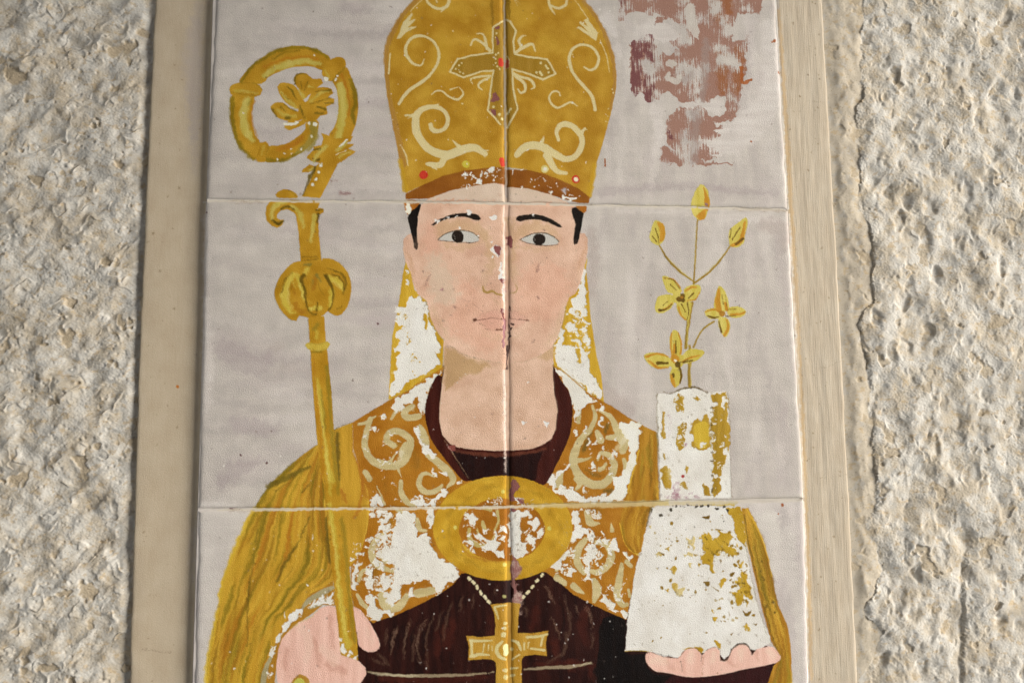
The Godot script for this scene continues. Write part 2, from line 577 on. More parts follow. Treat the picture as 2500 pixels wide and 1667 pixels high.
	area([1158,1497,1188,1484,1227,1492,1263,1497,1270,1554,1274,1572,1292,1585,1300,1602,1315,1633,1312,1661,1273,1633,1213,1580,1158,1536], true)
	area([1249,1234,1264,1208,1269,1248,1262,1281,1266,1337,1256,1355,1219,1355,1215,1318,1239,1304], true)
	area([1158,1475,1182,1411,1190,1457,1185,1494,1189,1530,1157,1530], true)
	area([1243,1346,1256,1360,1258,1388,1246,1388], true)
	specks([635,1357,660,1353,665,1515,625,1515,633,1439], 70, 3, 10)
	specks([1196,1360,1266,1355,1273,1438,1272,1516,1198,1516,1204,1439], 70, 3, 10)
	brush("b98f20", "cda63a", 1, 1, 10, 6)
	area([720,1366,732,1389,734,1426,727,1426,718,1389], true)
	area([1227,1488,1243,1492,1244,1541,1233,1536,1231,1514], true)
	specks([681,1510,720,1514,711,1601,681,1588], 6, 2, 5)
	# golden cope
	brush("b18526", "c89b33", 1, 1, 2, 6)
	area([430,1754,488,1731,491,1827,519,1890,541,1953,548,2016,538,2078,522,2139,489,2188,432,2232,407,2252,358,2275,331,2315,294,2342,271,2378,255,2422,244,2453,225,2496,218,2543,224,3020,32,3012,44,2538,48,2472,61,2393,75,2305,85,2237,108,2165,138,2088,165,2027,181,2004,201,1967,237,1918,286,1873,339,1827,374,1804], false)
	brush("86611a", "86611a", 1, 0.65, 5, 0)
	strands([360,1813,286,1873,237,1918,201,1967,165,2027,138,2088,108,2165,85,2237,75,2305,61,2393,48,2472,44,2538,38,2706], [409,1784,405,1952,417,2076,429,2199,358,2271,326,2315,290,2342,267,2378,251,2421,240,2453,221,2496,214,2543,209,2712], 70, 4, 16, 0.12, 0.4)
	brush("d0a83c", "d0a83c", 1, 0.6, 5, 0)
	strands([360,1813,286,1873,237,1918,201,1967,165,2027,138,2088,108,2165,85,2237,75,2305,61,2393,48,2472,44,2538,38,2706], [409,1784,405,1952,417,2076,429,2199,358,2271,326,2315,290,2342,267,2378,251,2421,240,2453,221,2496,214,2543,209,2712], 60, 4, 16, 0.12, 0.4)
	brush("756418", "756418", 1, 0.65, 5, 0)
	strands([360,1813,286,1873,237,1918,201,1967,165,2027,138,2088,108,2165,85,2237,75,2305,61,2393,48,2472,44,2538,38,2706], [409,1784,405,1952,417,2076,429,2199,358,2271,326,2315,290,2342,267,2378,251,2421,240,2453,221,2496,214,2543,209,2712], 44, 4, 16, 0.12, 0.4)
	brush("a8691c", "a8691c", 1, 0.5, 5, 0)
	strands([360,1813,286,1873,237,1918,201,1967,165,2027,138,2088,108,2165,85,2237,75,2305,61,2393,48,2472,44,2538,38,2706], [409,1784,405,1952,417,2076,429,2199,358,2271,326,2315,290,2342,267,2378,251,2421,240,2453,221,2496,214,2543,209,2712], 40, 4, 16, 0.12, 0.4)
	brush("c39a30", "c39a30", 1, 0.55, 5, 0)
	strands([360,1813,286,1873,237,1918,201,1967,165,2027,138,2088,108,2165,85,2237,75,2305,61,2393,48,2472,44,2538,38,2706], [409,1784,405,1952,417,2076,429,2199,358,2271,326,2315,290,2342,267,2378,251,2421,240,2453,221,2496,214,2543,209,2712], 50, 4, 16, 0.12, 0.4)
	brush("c9a22e", "d9b63c", 1, 0.8, 5, 0)
	stroke([181,2004,165,2027,138,2088,108,2165,85,2237,75,2305,61,2393,48,2472,44,2538], [10.3,10.3,8.5,7.7,6.8,8.5,11.1,12.8,12.8])
	brush("5a4816", "70601e", 1, 0.8, 5, 0)
	stroke([413,2035,418,2117,423,2175], [17.1,21.4,12.8])
	stroke([191,2068,184,2138,170,2235,168,2315,167,2427], [4.3,3.4,7.7,4.3,5.1])
	stroke([315,2124,287,2164,256,2229], [6.8,12.8,8.5])
	stroke([355,2034,315,2124], [6,4.3])
	stroke([221,1933,286,1904,352,1872], [12.8,17.1,8.5])
	stroke([246,1950,287,1921], [4.3,3.4])
	stroke([329,1955,369,1910], [6.8,3.4])
	stroke([440,1765,444,1857,448,1912], [12.8,12.8,8.5])
	brush("3c2b10", "3c2b10", 3, 0.7, 5, 0)
	dots([179,2422,172,2235,169,2267,185,2176], 3)
	brush("4e4a2a", "5c5630", 3, 0.55, 2, 0)
	stroke([201,1962,181,2002], [2.6,2.6])
	stroke([144,2080,135,2104], [2.1,1.7])
	stroke([286,1871,237,1916,201,1966], [2.6,2.1,2.6])
	stroke([374,1803,339,1826,286,1871], [2.1,2.1,2.1])
	stroke([65,2365,55,2440,47,2511], [1.7,2.1,2.1])
	stroke([430,1754,451,1742,488,1730], [4.3,3.4,1.7])
	brush("b27a26", "a36a20", 1, 0.8, 5, 0)
	stroke([493,1751,494,1827,519,1894,537,1974], [8.5,6,8.5,11.1])
	brush("9c5a1c", "a86020", 1, 0.6, 6, 0)
	stroke([506,1861,524,1928,516,1995,496,2036], [8.5,12.8,10.3,6.8])
	stroke([457,1952,470,1986], [12.8,8.5])
	brush("c99f34", "d2ab40", 1, 0.8, 4, 0)
	stroke([541,1949,546,2016,538,2078,522,2139], [3.4,7.7,6.8,3.4])
	# cope on the right, behind and beside the tower
	brush("9c6a18", "b4832a", 1, 1, 2, 6)
	area([1443,1742,1451,1748,1495,1769,1497,2010,1467,2016,1453,2079,1443,2113,1433,2159,1420,2167,1394,2158,1373,2124,1361,2069,1388,1966,1408,1902,1431,1829], false)
	area([1776,2024,1799,2024,1819,2072,1843,2128,1859,2183,1869,2247,1883,2323,1885,2336,1915,2406,1923,2472,1922,2590,1929,2761,1931,3138,1781,3082,1836,2601,1861,2535,1888,2507,1856,2452,1830,2343,1808,2233,1786,2123], false)
	strands([1799,2024,1843,2128,1869,2247,1885,2336,1922,2472,1922,2590], [1781,2028,1801,2182,1827,2301,1852,2427,1880,2503,1840,2601], 8, 3, 8, 0.2, 0.5)
	brush("6e4e12", "6e4e12", 1, 0.55, 5, 0)
	strands([1799,2024,1843,2128,1869,2247,1885,2336,1922,2472,1922,2590,1943,2888], [1781,2028,1801,2182,1827,2301,1852,2427,1880,2503,1853,2601,1829,2764], 26, 4, 12, 0.15, 0.4)
	strands([1442,1751,1417,1881,1388,2000,1366,2074,1381,2133,1415,2167], [1495,1773,1496,1882,1495,2002,1458,2033,1439,2100,1424,2159], 13, 4, 12, 0.15, 0.4)
	brush("d0a63a", "d0a63a", 1, 0.55, 5, 0)
	strands([1799,2024,1843,2128,1869,2247,1885,2336,1922,2472,1922,2590,1943,2888], [1781,2028,1801,2182,1827,2301,1852,2427,1880,2503,1853,2601,1829,2764], 30, 4, 12, 0.15, 0.4)
	strands([1442,1751,1417,1881,1388,2000,1366,2074,1381,2133,1415,2167], [1495,1773,1496,1882,1495,2002,1458,2033,1439,2100,1424,2159], 15, 4, 12, 0.15, 0.4)
	brush("7a6a1a", "7a6a1a", 1, 0.5, 5, 0)
	strands([1799,2024,1843,2128,1869,2247,1885,2336,1922,2472,1922,2590,1943,2888], [1781,2028,1801,2182,1827,2301,1852,2427,1880,2503,1853,2601,1829,2764], 16, 4, 12, 0.15, 0.4)
	strands([1442,1751,1417,1881,1388,2000,1366,2074,1381,2133,1415,2167], [1495,1773,1496,1882,1495,2002,1458,2033,1439,2100,1424,2159], 8, 4, 12, 0.15, 0.4)
	brush("8a5a16", "8a5a16", 1, 0.5, 5, 0)
	strands([1799,2024,1843,2128,1869,2247,1885,2336,1922,2472,1922,2590,1943,2888], [1781,2028,1801,2182,1827,2301,1852,2427,1880,2503,1853,2601,1829,2764], 20, 4, 12, 0.15, 0.4)
	strands([1442,1751,1417,1881,1388,2000,1366,2074,1381,2133,1415,2167], [1495,1773,1496,1882,1495,2002,1458,2033,1439,2100,1424,2159], 10, 4, 12, 0.15, 0.4)
	brush("c79c2e", "d2aa38", 1, 0.9, 3, 0)
	stroke([1363,2069,1373,2124,1398,2159,1424,2169], [6,7.7,7.7,4.3])
	stroke([1794,2027,1819,2074,1843,2130,1859,2186,1869,2247], [6,6.8,5.1,4.3,3.4])
	stroke([1434,1829,1410,1902,1391,1966], [6,8.5,6])
	brush("4a3a10", "5a4818", 1, 0.7, 3, 0)
	stroke([1784,2046,1794,2131,1816,2242,1834,2335,1876,2490], [4.3,6,3.4,4.3,2.6])
	stroke([1467,2018,1453,2079], [6.8,4.3])
	specks([1820,2140,1888,2311,1884,2395,1847,2352], 16, 2, 5)
	# patterned orphrey bands with swirls, paint flaked to white
	brush("9c6216", "ae7624", 0, 1, 2, 6)
	area([784,1549,669,1628,605,1660,542,1698,488,1731,493,1816,519,1892,541,1953,546,2016,538,2078,522,2139,489,2188,490,2262,498,2315,544,2356,561,2369,568,2364,630,2346,713,2311,775,2280,813,2256,842,2219,965,2209,967,1919,869,1922,814,1883,750,1798,724,1704,729,1661,750,1601,780,1581], false)
	area([1149,1543,1225,1598,1273,1642,1343,1681,1408,1725,1443,1742,1431,1829,1408,1902,1388,1966,1361,2069,1373,2124,1394,2158,1420,2172,1424,2176,1414,2218,1395,2301,1378,2376,1333,2357,1269,2327,1206,2293,1160,2254,1118,2220,965,2209,1010,1919,1079,1928,1118,1937,1158,1870,1189,1810,1207,1758,1213,1698,1205,1641,1175,1593], false)
	brush("7c5a1e", "93651c", 1, 0.45, 8, 0)
	stroke([691,1831,695,1874], [21.4,25.6])
	stroke([594,1915,600,1961], [5.1,7.7])
	stroke([599,2037,607,2050], [38.5,25.6])
	stroke([567,2202,563,2234], [25.6,25.6])
	stroke([1263,2017,1297,2026], [25.6,21.4])
	stroke([1274,2114,1286,2127], [17.1,12.8])
	stroke([631,1805,648,1793], [12.8,8.5])
	brush("5a4a20", "6b5826", 1, 0.7, 6, 0)
	stroke([1275,1767,1257,1802,1247,1832], [5.1,11.1,12])
	stroke([1250,1892,1285,1909,1311,1910], [3.4,6.8,2.6])
	stroke([1316,1958,1338,1963], [12.8,12.8])
	stroke([1328,1746,1323,1768], [17.1,12.8])
	brush("b9a878", "cabb8c", 2, 0.95, 4, 5)
	stroke([623,1807,599,1788,612,1763,644,1763,676,1789,669,1831,644,1865,594,1872,551,1851,530,1809,534,1762,546,1720], [19.2,22.2,22.2,23.5,25.6,25.6,25.6,24.8,21.4,19.2,17.1])
	stroke([661,1797,648,1831,653,1848], [8.5,21.4,12.8])
	stroke([634,1873,646,1905], [12.8,3.4])
	stroke([572,1851,606,1860,627,1835], [8.5,12.8,4.3])
	stroke([509,1736,531,1731,564,1710], [8.5,10.3,5.1])
	stroke([647,1923,647,1957,666,1987,691,2001], [12.8,19.2,21.4,8.5])
	stroke([594,1994,569,1935], [8.5,3.4])
	stroke([754,1908,729,1897,710,1907,706,1937,729,1958,763,1952,780,1936], [6,12.8,17.1,19.2,19.2,17.1,8.5])
	stroke([707,1746,724,1789,733,1832,771,1866,805,1896,816,1921,797,1942], [17.1,29.9,21.4,23.5,25.6,21.4,8.5])
	stroke([682,1678,656,1699,669,1716,703,1712], [17.1,21.4,21.4,21.4])
	stroke([614,1720,626,1699,643,1690], [8.5,12.8,8.5])
	stroke([532,1892,545,1913], [19.2,19.2])
	stroke([599,2083,562,2115,554,2152,571,2186,621,2207], [8.5,17.1,23.5,21.4,10.3])
	stroke([583,2153,598,2174], [17.1,19.2])
	stroke([586,2284,600,2317,638,2320,667,2286], [25.6,25.6,25.6,21.4])
	stroke([702,2278,746,2271], [29.9,25.6])
	stroke([699,2043,708,2076,729,2081], [12.8,17.1,8.5])
	stroke([514,2234,522,2209,535,2201], [12.8,15,10.3])
	stroke([508,2278,523,2303,544,2324], [8.5,17.1,10.3])
	stroke([628,2009,645,2021,670,2020], [8.5,12.8,4.3])
	stroke([742,2147,754,2160], [25.6,21.4])
	stroke([725,2184,742,2197], [21.4,25.6])
	stroke([1281,1681,1289,1716,1271,1759,1248,1780,1224,1819,1212,1862,1228,1904,1263,1935,1306,1939,1337,1914,1349,1876,1334,1846,1304,1837,1295,1858], [8.5,15.4,17.1,21.4,25.6,28.2,28.2,28.2,28.2,27.3,25.6,23.9,17.1,8.5])
	stroke([1298,1892,1314,1884,1321,1871], [12.8,14.5,8.5])
	stroke([1212,1862,1251,1858,1273,1849], [25.6,12.8,3.4])
	stroke([1237,1698,1232,1733], [10.3,14.5])
	stroke([1224,1921,1232,1939,1219,1955], [21.4,17.1,6.8])
	stroke([1303,1694,1342,1720,1363,1764,1384,1803,1379,1829], [8.5,17.1,21.4,34.2,25.6])
	stroke([1327,1785,1358,1785], [12.8,25.6])
	stroke([1295,1768,1305,1794], [17.1,27.3])
	stroke([1382,1859,1388,1898,1372,1938], [12.8,20.5,10.3])
	stroke([1166,1904,1163,1938], [25.6,25.6])
	stroke([1254,2030,1266,2064,1296,2066], [17.1,25.6,4.3])
	stroke([1335,2067,1337,2090], [4.3,14.5])
	stroke([1286,2127,1316,2132,1333,2170,1315,2207,1284,2223,1259,2217], [17.1,23.9,24.8,23.9,21.4,12.8])
	stroke([1248,2118,1225,2147,1220,2189,1241,2223], [17.1,25.6,25.6,17.1])
	stroke([1367,2200,1357,2250,1349,2296,1364,2327,1381,2327], [12.8,21.4,23.9,23.9,12.8])
	stroke([1273,2248,1283,2278,1272,2315], [17.1,29.9,12.8])
	stroke([1206,2264,1223,2280,1240,2289], [21.4,17.1,3.4])
	stroke([1384,2192,1397,2205], [17.1,12.8])
	stroke([1386,2280,1390,2301], [8.5,10.3])
	stroke([1152,2238,1177,2255], [21.4,17.1])
	stroke([1166,2171,1152,2213], [17.1,12.8])
	brush("cfc4a0", "d8ceb0", 1, 0.6, 4, 0)
	stroke([648,1831,640,1848], [17.1,12.8])
	stroke([682,1691,690,1678], [12.8,8.5])
	stroke([595,2099,566,2136], [8.5,10.3])
	stroke([1384,1794,1357,1824], [17.1,12.8])
	brush("e2ddd0", "d8d1c2", 0, 1, 14, -22)
	area([782,1560,669,1631,626,1660,616,1695,626,1703,656,1678,703,1644,707,1682,712,1712,724,1704,724,1669,733,1631,750,1599], true)
	area([690,1742,701,1746,712,1780,720,1806,746,1815,759,1842,742,1844,720,1823,710,1810,699,1780], true)
	area([746,1887,759,1889,763,1912,754,1916], true)
	area([775,1887,792,1889,797,1904,788,1910], true)
	area([578,1707,593,1705,593,1720,578,1720], true)
	area([552,1981,563,1956,582,1975,590,1994,569,1998,555,2000], true)
	area([699,1989,742,1985,775,1956,797,1944,792,1965,763,1996,746,2005,702,2002], true)
	area([831,1921,843,1921,843,1932,831,1932], true)
	area([643,2022,670,2018,691,2020,695,2060,704,2103,735,2089,746,2131,773,2173,805,2184,838,2215,813,2246,773,2275,758,2279,754,2255,721,2242,683,2242,650,2257,640,2297,621,2314,600,2303,598,2272,613,2276,621,2203,611,2153,619,2087,614,2073,630,2050], true)
	area([729,2018,752,2014,750,2069,737,2073,733,2039], true)
	area([671,2265,687,2257,692,2286,675,2290], true)
	area([541,2273,560,2279,575,2308,581,2328,627,2334,598,2349,569,2364,552,2359,543,2338], true)
	area([489,2225,496,2196,523,2176,510,2203,504,2233,507,2268,494,2262], true)
	area([545,2185,558,2218,551,2242,565,2263,543,2268,538,2234], true)
	area([546,2097,557,2099,557,2113,544,2113], true)
	area([532,2123,544,2123,544,2136,532,2133], true)
	area([577,2177,591,2180,589,2190,579,2188], true)
	area([549,2026,563,2026,563,2039,549,2039], true)
	area([541,2099,557,2097,553,2115,545,2115], true)
	area([582,2064,616,2067,612,2079,599,2075], true)
	specks([569,2020,620,2021,620,2087,599,2120,570,2095], 60, 2, 9)
	specks([570,2111,616,2112,616,2178,583,2161], 34, 2, 8)
	specks([529,2226,604,2219,600,2276,571,2275], 24, 2, 8)
	specks([687,1966,720,1966,712,2000,683,1995], 30, 2, 7)
	specks([488,2118,530,2111,522,2176,489,2200], 10, 2, 6)
	specks([518,1731,648,1711,649,2031,550,2030,528,1879], 40, 2, 5)
	specks([550,1995,621,1996,622,2203,551,2202], 34, 3, 9)
	specks([564,2218,614,2215,614,2276,564,2275], 26, 3, 9)
	area([1154,1549,1204,1571,1234,1602,1264,1633,1290,1668,1272,1677,1235,1694,1229,1746,1221,1707,1211,1663,1186,1606], false)
	brush("ddd6c0", "e3dfd4", 0, 1, 13, -20)
	area([1367,1746,1385,1734,1434,1738,1443,1760,1430,1816,1419,1881,1400,1923,1386,1957,1375,1994,1318,1996,1312,1974,1345,1962,1344,1919,1366,1915,1393,1872,1402,1820,1384,1779], true)
	brush("e2ddd0", "d8d1c2", 0, 1, 14, -22)
	area([1122,1922,1172,1891,1196,1870,1203,1881,1157,1914,1154,1946,1191,1945,1227,1968,1257,1978,1318,1975,1318,1996,1240,1999,1173,1980], true)
	area([1253,1746,1264,1741,1259,1776,1251,1776], true)
	area([1214,1758,1229,1759,1226,1789,1215,1784], true)
	area([1245,1943,1256,1947,1255,1971,1247,1971], true)
	area([1293,1742,1306,1720,1310,1750,1297,1750], true)
	area([1344,1831,1355,1831,1352,1854,1345,1850], true)
	area([1324,1733,1335,1735,1330,1748], true)
	area([1282,1858,1290,1862,1285,1888,1279,1884], true)
	area([1299,1681,1320,1690,1320,1698,1303,1694], true)
	area([1174,2155,1209,2122,1235,2105,1274,2090,1235,2077,1226,2026,1211,2017,1201,2059,1209,2088,1183,2121,1152,2171,1122,2191,1130,2204,1164,2210], true)
	area([1251,2139,1277,2156,1282,2173,1263,2194,1258,2242,1247,2242,1246,2189], true)
	area([1330,2128,1347,2118,1362,2141,1357,2163,1338,2157,1327,2141], true)
	area([1366,2162,1402,2172,1395,2189,1380,2184], true)
	area([1296,2294,1313,2294,1329,2324,1352,2349,1333,2350,1308,2328], true)
	area([1252,2097,1278,2093,1278,2110,1256,2114], true)
	dots([1371,2355], 12)
	dots([1315,2111,1301,2233,1288,2131,1300,2174], 6)
	specks([1252,2089,1348,2090,1337,2195,1258,2248,1233,2214], 46, 2, 9)
	specks([1211,2021,1297,2022,1296,2060], 26, 2, 6)
	specks([1266,1772,1358,1794,1355,1914,1263,1901], 26, 2, 6)
	specks([1215,2239,1387,2242,1385,2325,1312,2324], 26, 2, 7)
	specks([1162,2146,1208,2139,1207,2239,1156,2229], 30, 2, 9)
	# dark neckline, neck and face
	brush("341109", "431a11", 1, 1, 2, 6)
	area([780,1581,750,1601,729,1661,724,1704,733,1755,750,1798,780,1840,814,1883,848,1922,869,1923,925,1910,993,1908,1079,1928,1118,1938,1158,1870,1189,1810,1207,1758,1213,1698,1205,1641,1175,1593,1147,1567,1099,1706,840,1704], true)
	brush("1b0a07", "260f0a", 1, 0.95, 4, 0)
	area([814,1828,882,1839,968,1844,1076,1837,1111,1826,1093,1877,1081,1924,993,1907,925,1909,869,1921], true)
	brush("a89072", "8c6a4a", 3, 0.9, 3, 3)
	stroke([788,1790,814,1832,839,1871,866,1913], [2.1,3.8,3.4,2.1])
	brush("bd927a", "cf9f86", 0, 1, 2, 4)
	brush("caa488", "dcb99e", 0, 1, 2, 4)
	area([785,1462,787,1553,778,1618,771,1683,771,1730,780,1772,805,1802,831,1815,882,1822,951,1827,1011,1826,1076,1822,1111,1809,1142,1788,1155,1758,1163,1693,1153,1637,1149,1576,1153,1462], false)
	brush("5a2f20", "6a3a28", 1, 0.8, 4, 0)
	stroke([827,1826,882,1835,968,1840,1076,1832,1124,1820], [8.5,12.8,12.8,12.8,6])
	brush("ad8a5e", "b99668", 0, 0.85, 9, 0)
	area([787,1479,819,1492,849,1510,897,1531,940,1544,923,1558,905,1569,866,1575,840,1589,819,1610,802,1623,785,1631], false)
	brush("b89368", "c29e74", 0, 0.7, 9, 0)
	area([1093,1510,1129,1488,1151,1470,1151,1521,1115,1522], true)
	brush("b98f78", "c49a80", 3, 0.5, 9, 0)
	specks([789,1640,1144,1641,1151,1758,1098,1809,818,1807,780,1747], 90, 2, 4)
	brush("dedad2", "d8d4ca", 0, 1, 9, -18)
	area([1043,1731,1058,1732,1055,1747,1043,1744], true)
	area([1116,1730,1129,1732,1125,1758,1117,1749], true)
	brush("8a4b40", "7c423a", 3, 1, 6, -15)
	area([799,1805,822,1809,827,1822,810,1828,801,1819], true)
	brush("dcd2c4", "dcd2c4", 3, 1, 6, 0)
	stroke([797,1805,814,1828], [2.1,2.1])
	brush("9a907c", "8d8370", 3, 0.6, 3, 0)
	stroke([787,1553,778,1618,771,1683,771,1730], [2.1,2.1,2.1,2.1])
	stroke([1150,1554,1155,1637,1163,1693,1156,1758], [3,2.6,3.4,2.6])
	# face
	brush("cda388", "deba9f", 0, 1, 2, 4)
	area([736,979,809,947,883,930,957,919,994,926,998,935,1073,936,1142,957,1207,985,1249,1008,1252,1093,1266,1093,1276,1112,1274,1159,1264,1206,1249,1258,1230,1302,1209,1314,1196,1346,1184,1406,1167,1452,1148,1484,1111,1512,1066,1530,1020,1537,975,1538,934,1530,880,1516,844,1500,808,1480,781,1453,759,1425,741,1380,729,1330,720,1321,700,1307,687,1279,677,1238,659,1197,650,1155,652,1118,666,1104,682,1099,693,1052,700,1010], false)
	brush("ccb59d", "d2bda6", 0, 0.9, 12, 0)
	area([736,979,809,947,883,930,957,919,999,926,1073,936,1142,957,1207,985,1189,990,993,988,864,982,782,982], true)
	brush("cdb79d", "c8b298", 0, 0.6, 20, 0)
	area([741,1247,772,1224,809,1228,827,1302,817,1338,763,1325,732,1293], true)
	area([736,1164,781,1186,772,1237,727,1238], true)
	brush("dca78b", "d9a388", 0, 0.45, 20, 0)
	area([1065,1208,1162,1207,1207,1253,1197,1323,1136,1393,1045,1370,1018,1324], true)
	area([845,1255,936,1310,981,1324,971,1484,862,1475,799,1407,836,1325], true)
	area([727,1052,763,1089,763,1163,709,1173], true)
	brush("c39d74", "c9a57e", 0, 0.75, 14, 0)
	area([752,1082,772,1061,818,1048,873,1053,919,1066,944,1092,937,1125,909,1115,905,1111,864,1088,818,1091,786,1102,770,1112], false)
	area([1027,1086,1043,1062,1095,1050,1150,1066,1182,1099,1177,1113,1136,1094,1089,1093,1057,1105,1036,1114], false)
	stroke([791,1135,845,1146,905,1132], [11.6,13.3,11.6])
	stroke([1052,1142,1107,1151,1172,1134], [8,11.6,8])
	stroke([923,1115,941,1153,946,1190,943,1232], [17.8,22.2,22.2,13.3])
	stroke([1013,1086,1022,1142,1014,1208,1016,1259], [17.8,22.2,17.8,10.7])
	stroke([1004,1049,1016,1067], [17.8,22.2])
	brush("c79a76", "c08f68", 0, 0.6, 8, 0)
	stroke([657,1155,671,1183,682,1229,684,1270], [7.1,8.9,9.8,4.4])
	stroke([1269,1121,1262,1159,1245,1206,1240,1253], [5.3,8,6.2,4.4])
	brush("b98a66", "b98a66", 0, 0.5, 4, 0)
	stroke([872,1308,886,1292,900,1276], [2.2,2.7,2.2])
	stroke([1041,1273,1055,1291,1073,1310], [2.7,2.7,1.8])
	stroke([1077,1324,1083,1370], [2.2,1.8])
	brush("cf9a84", "d6a48e", 0, 0.6, 10, 0)
	area([885,1391,917,1373,949,1360,976,1359,1026,1363,1065,1385,1072,1393,1026,1416,976,1426,935,1420,908,1407], true)
	brush("c2a07c", "c8a884", 0, 0.5, 12, 0)
	stroke([927,1209,925,1255,918,1283], [11.6,13.3,8.9])
	stroke([1028,1208,1034,1254,1034,1282], [8.9,10.7,6.2])
	stroke([954,1324,976,1342], [13.3,8.9])
	stroke([908,1439,975,1453,1044,1439], [4.4,10.7,4.4])
	stroke([745,1339,772,1407,808,1457], [8.9,15.1,10.7])
	stroke([1187,1337,1168,1416,1130,1475], [8.9,15.1,10.7])
	brush("9c7c40", "a88848", 0, 0.9, 3, 0)
	stroke([917,1278,920,1292,931,1299,949,1294,963,1303,982,1308], [6.2,8.9,9.8,8,7.1,5.3])
	stroke([1008,1301,1025,1298,1033,1286,1027,1273], [3.6,4,4,3.6])
	brush("5f3c2c", "7c5440", 0, 0.9, 3, 0)
	stroke([892,1393,926,1389,949,1385,981,1389], [3.6,3.6,2.7,3.6])
	stroke([1008,1386,1035,1390,1072,1393], [3.6,3.1,3.1])
	dots([887,1393,890,1391], 4.9)
	dots([1065,1392], 4)
	stroke([905,1405,924,1411], [3.1,2.2])
	stroke([924,1421,942,1425], [2.7,2.2])
	stroke([962,1424,980,1424], [6.2,6.2])
	stroke([881,1402,890,1393], [1.8,1.8])
	brush("a8826a", "a8826a", 0, 0.8, 3, 0)
	stroke([885,1389,917,1370,949,1359,976,1357], [2.2,2.7,2.2,1.8])
	stroke([1006,1360,1035,1368,1065,1384], [2.7,2.2,2.2])
	stroke([1012,1421,1039,1418], [2.7,1.8])
	stroke([908,1405,935,1418,976,1427], [2.2,1.8,2.2])
	brush("8f805e", "84765a", 0, 0.7, 3, 0)
	stroke([727,1330,741,1384,759,1428,786,1457], [2.7,3.1,3.1,2.7])
	stroke([808,1480,844,1503,880,1517,934,1531,975,1535], [3.1,3.1,2.7,2.7,1.8])
	stroke([1013,1535,1066,1529,1111,1510], [1.8,2.2,2.2])
	stroke([1202,1305,1211,1314], [2.7,2.2])
	stroke([1196,1346,1184,1406,1151,1484], [2.7,2.7,2.7])
	stroke([668,1104,652,1118,650,1155,659,1197], [1.5,1.8,1.8,1.5])
	stroke([1264,1091,1276,1107], [1.8,1.8])
	brush("b9b3a6", "c8c3b8", 3, 1, 2, 0)
	area([768,1119,786,1103,814,1092,850,1088,882,1095,903,1111,906,1121,882,1129,845,1128,809,1125,782,1125], false)
	brush("1c140e", "2a2018", 3, 1, 2, 0)
	dots([833,1108], 20)
	brush("3a3020", "4c4030", 3, 0.9, 2, 0)
	stroke([767,1120,786,1103,814,1092,850,1087,884,1095,905,1113], [3.1,4,4,4,4,3.6])
	stroke([770,1122,809,1126,855,1129,882,1129,904,1123], [2.7,3.6,3.6,3.6,2.7])
	brush("b9b3a6", "c8c3b8", 3, 1, 2, 0)
	area([1045,1116,1066,1105,1094,1096,1131,1094,1159,1106,1176,1122,1172,1132,1140,1136,1103,1135,1070,1128], false)
	brush("1c140e", "2a2018", 3, 1, 2, 0)
	dots([1108,1116], 20)
	brush("3a3020", "4c4030", 3, 0.9, 2, 0)
	stroke([1044,1117,1066,1105,1094,1095,1131,1094,1159,1106,1177,1123], [3.1,4,4,4,4,3.6])
	stroke([1047,1120,1070,1128,1103,1135,1140,1137,1173,1133], [2.7,3.6,3.6,3.6,2.7])
	brush("cfc9bc", "cfc9bc", 3, 0.9, 2, 0)
	stroke([822,1105,824,1116], [2.7,2.7])
	stroke([1093,1109,1095,1119], [2.7,2.7])
	brush("18110b", "221911", 3, 1, 3, 0)
	area([745,1070,759,1058,786,1044,818,1032,855,1028,882,1029,905,1036,912,1045,905,1053,882,1048,855,1040,818,1044,786,1053,763,1065,750,1073], true)
	area([1032,1051,1032,1041,1044,1034,1086,1029,1118,1033,1155,1047,1183,1066,1187,1075,1178,1074,1141,1057,1108,1048,1076,1048,1044,1054], true)
	brush("120d09", "1c150f", 1, 1, 3, 4)
	area([710,998,700,1043,697,1099,700,1145,695,1157,689,1148,679,1104,666,1043,681,1020], true)
	area([1223,1006,1225,1032,1234,1060,1227,1112,1229,1132,1240,1129,1252,1084,1263,1027,1258,1013,1235,1002], true)
	brush("9a5a1c", "ad6c24", 1, 1, 5, 0)
	area([655,985,710,989,704,1001,681,1020,666,1036,659,1029], true)
	area([1235,1000,1275,999,1273,1017,1264,1023,1249,1013], true)
	brush("e0d8b8", "e6e0cc", 0, 1, 9, -16)
	area([659,996,674,994,679,1010,672,1034,659,1029], true)
	area([690,989,711,986,704,998], true)
	brush("b98a72", "a87c64", 3, 0.35, 5, 0)
	specks([700,1024,994,945,1249,1017,1250,1206,1181,1416,1020,1530,817,1475,741,1348,673,1210], 200, 1, 4)
	brush("e8cdb6", "e8cdb6", 3, 0.3, 5, 0)
	specks([700,1024,994,945,1249,1017,1250,1206,1181,1416,1020,1530,817,1475,741,1348,673,1210], 160, 1, 4)
	specks([789,1575,1145,1576,1151,1758,1098,1809,818,1807,780,1747], 90, 1, 4)
	brush("c4977a", "c99f82", 0, 0.35, 14, 0)
	stroke([704,1117,709,1187,727,1256], [17.8,22.2,17.8])
	stroke([1242,1131,1231,1206,1212,1272], [13.3,17.8,13.3])
	stroke([826,1485,934,1521,1020,1525,1111,1498], [7.1,10.7,10.7,7.1])
	stroke([863,1223,881,1255], [26.7,26.7])
	stroke([845,1370,881,1338], [17.8,17.8])
	stroke([1104,1370,1086,1337], [17.8,17.8])
	brush("e3ddd2", "dcd6cc", 0, 1, 8, -18)
	area([943,1038,963,1034,966,1049,949,1054], true)
	area([941,1148,978,1141,978,1171,969,1175,950,1162], true)
	area([860,1017,876,1015,878,1034,864,1036], true)
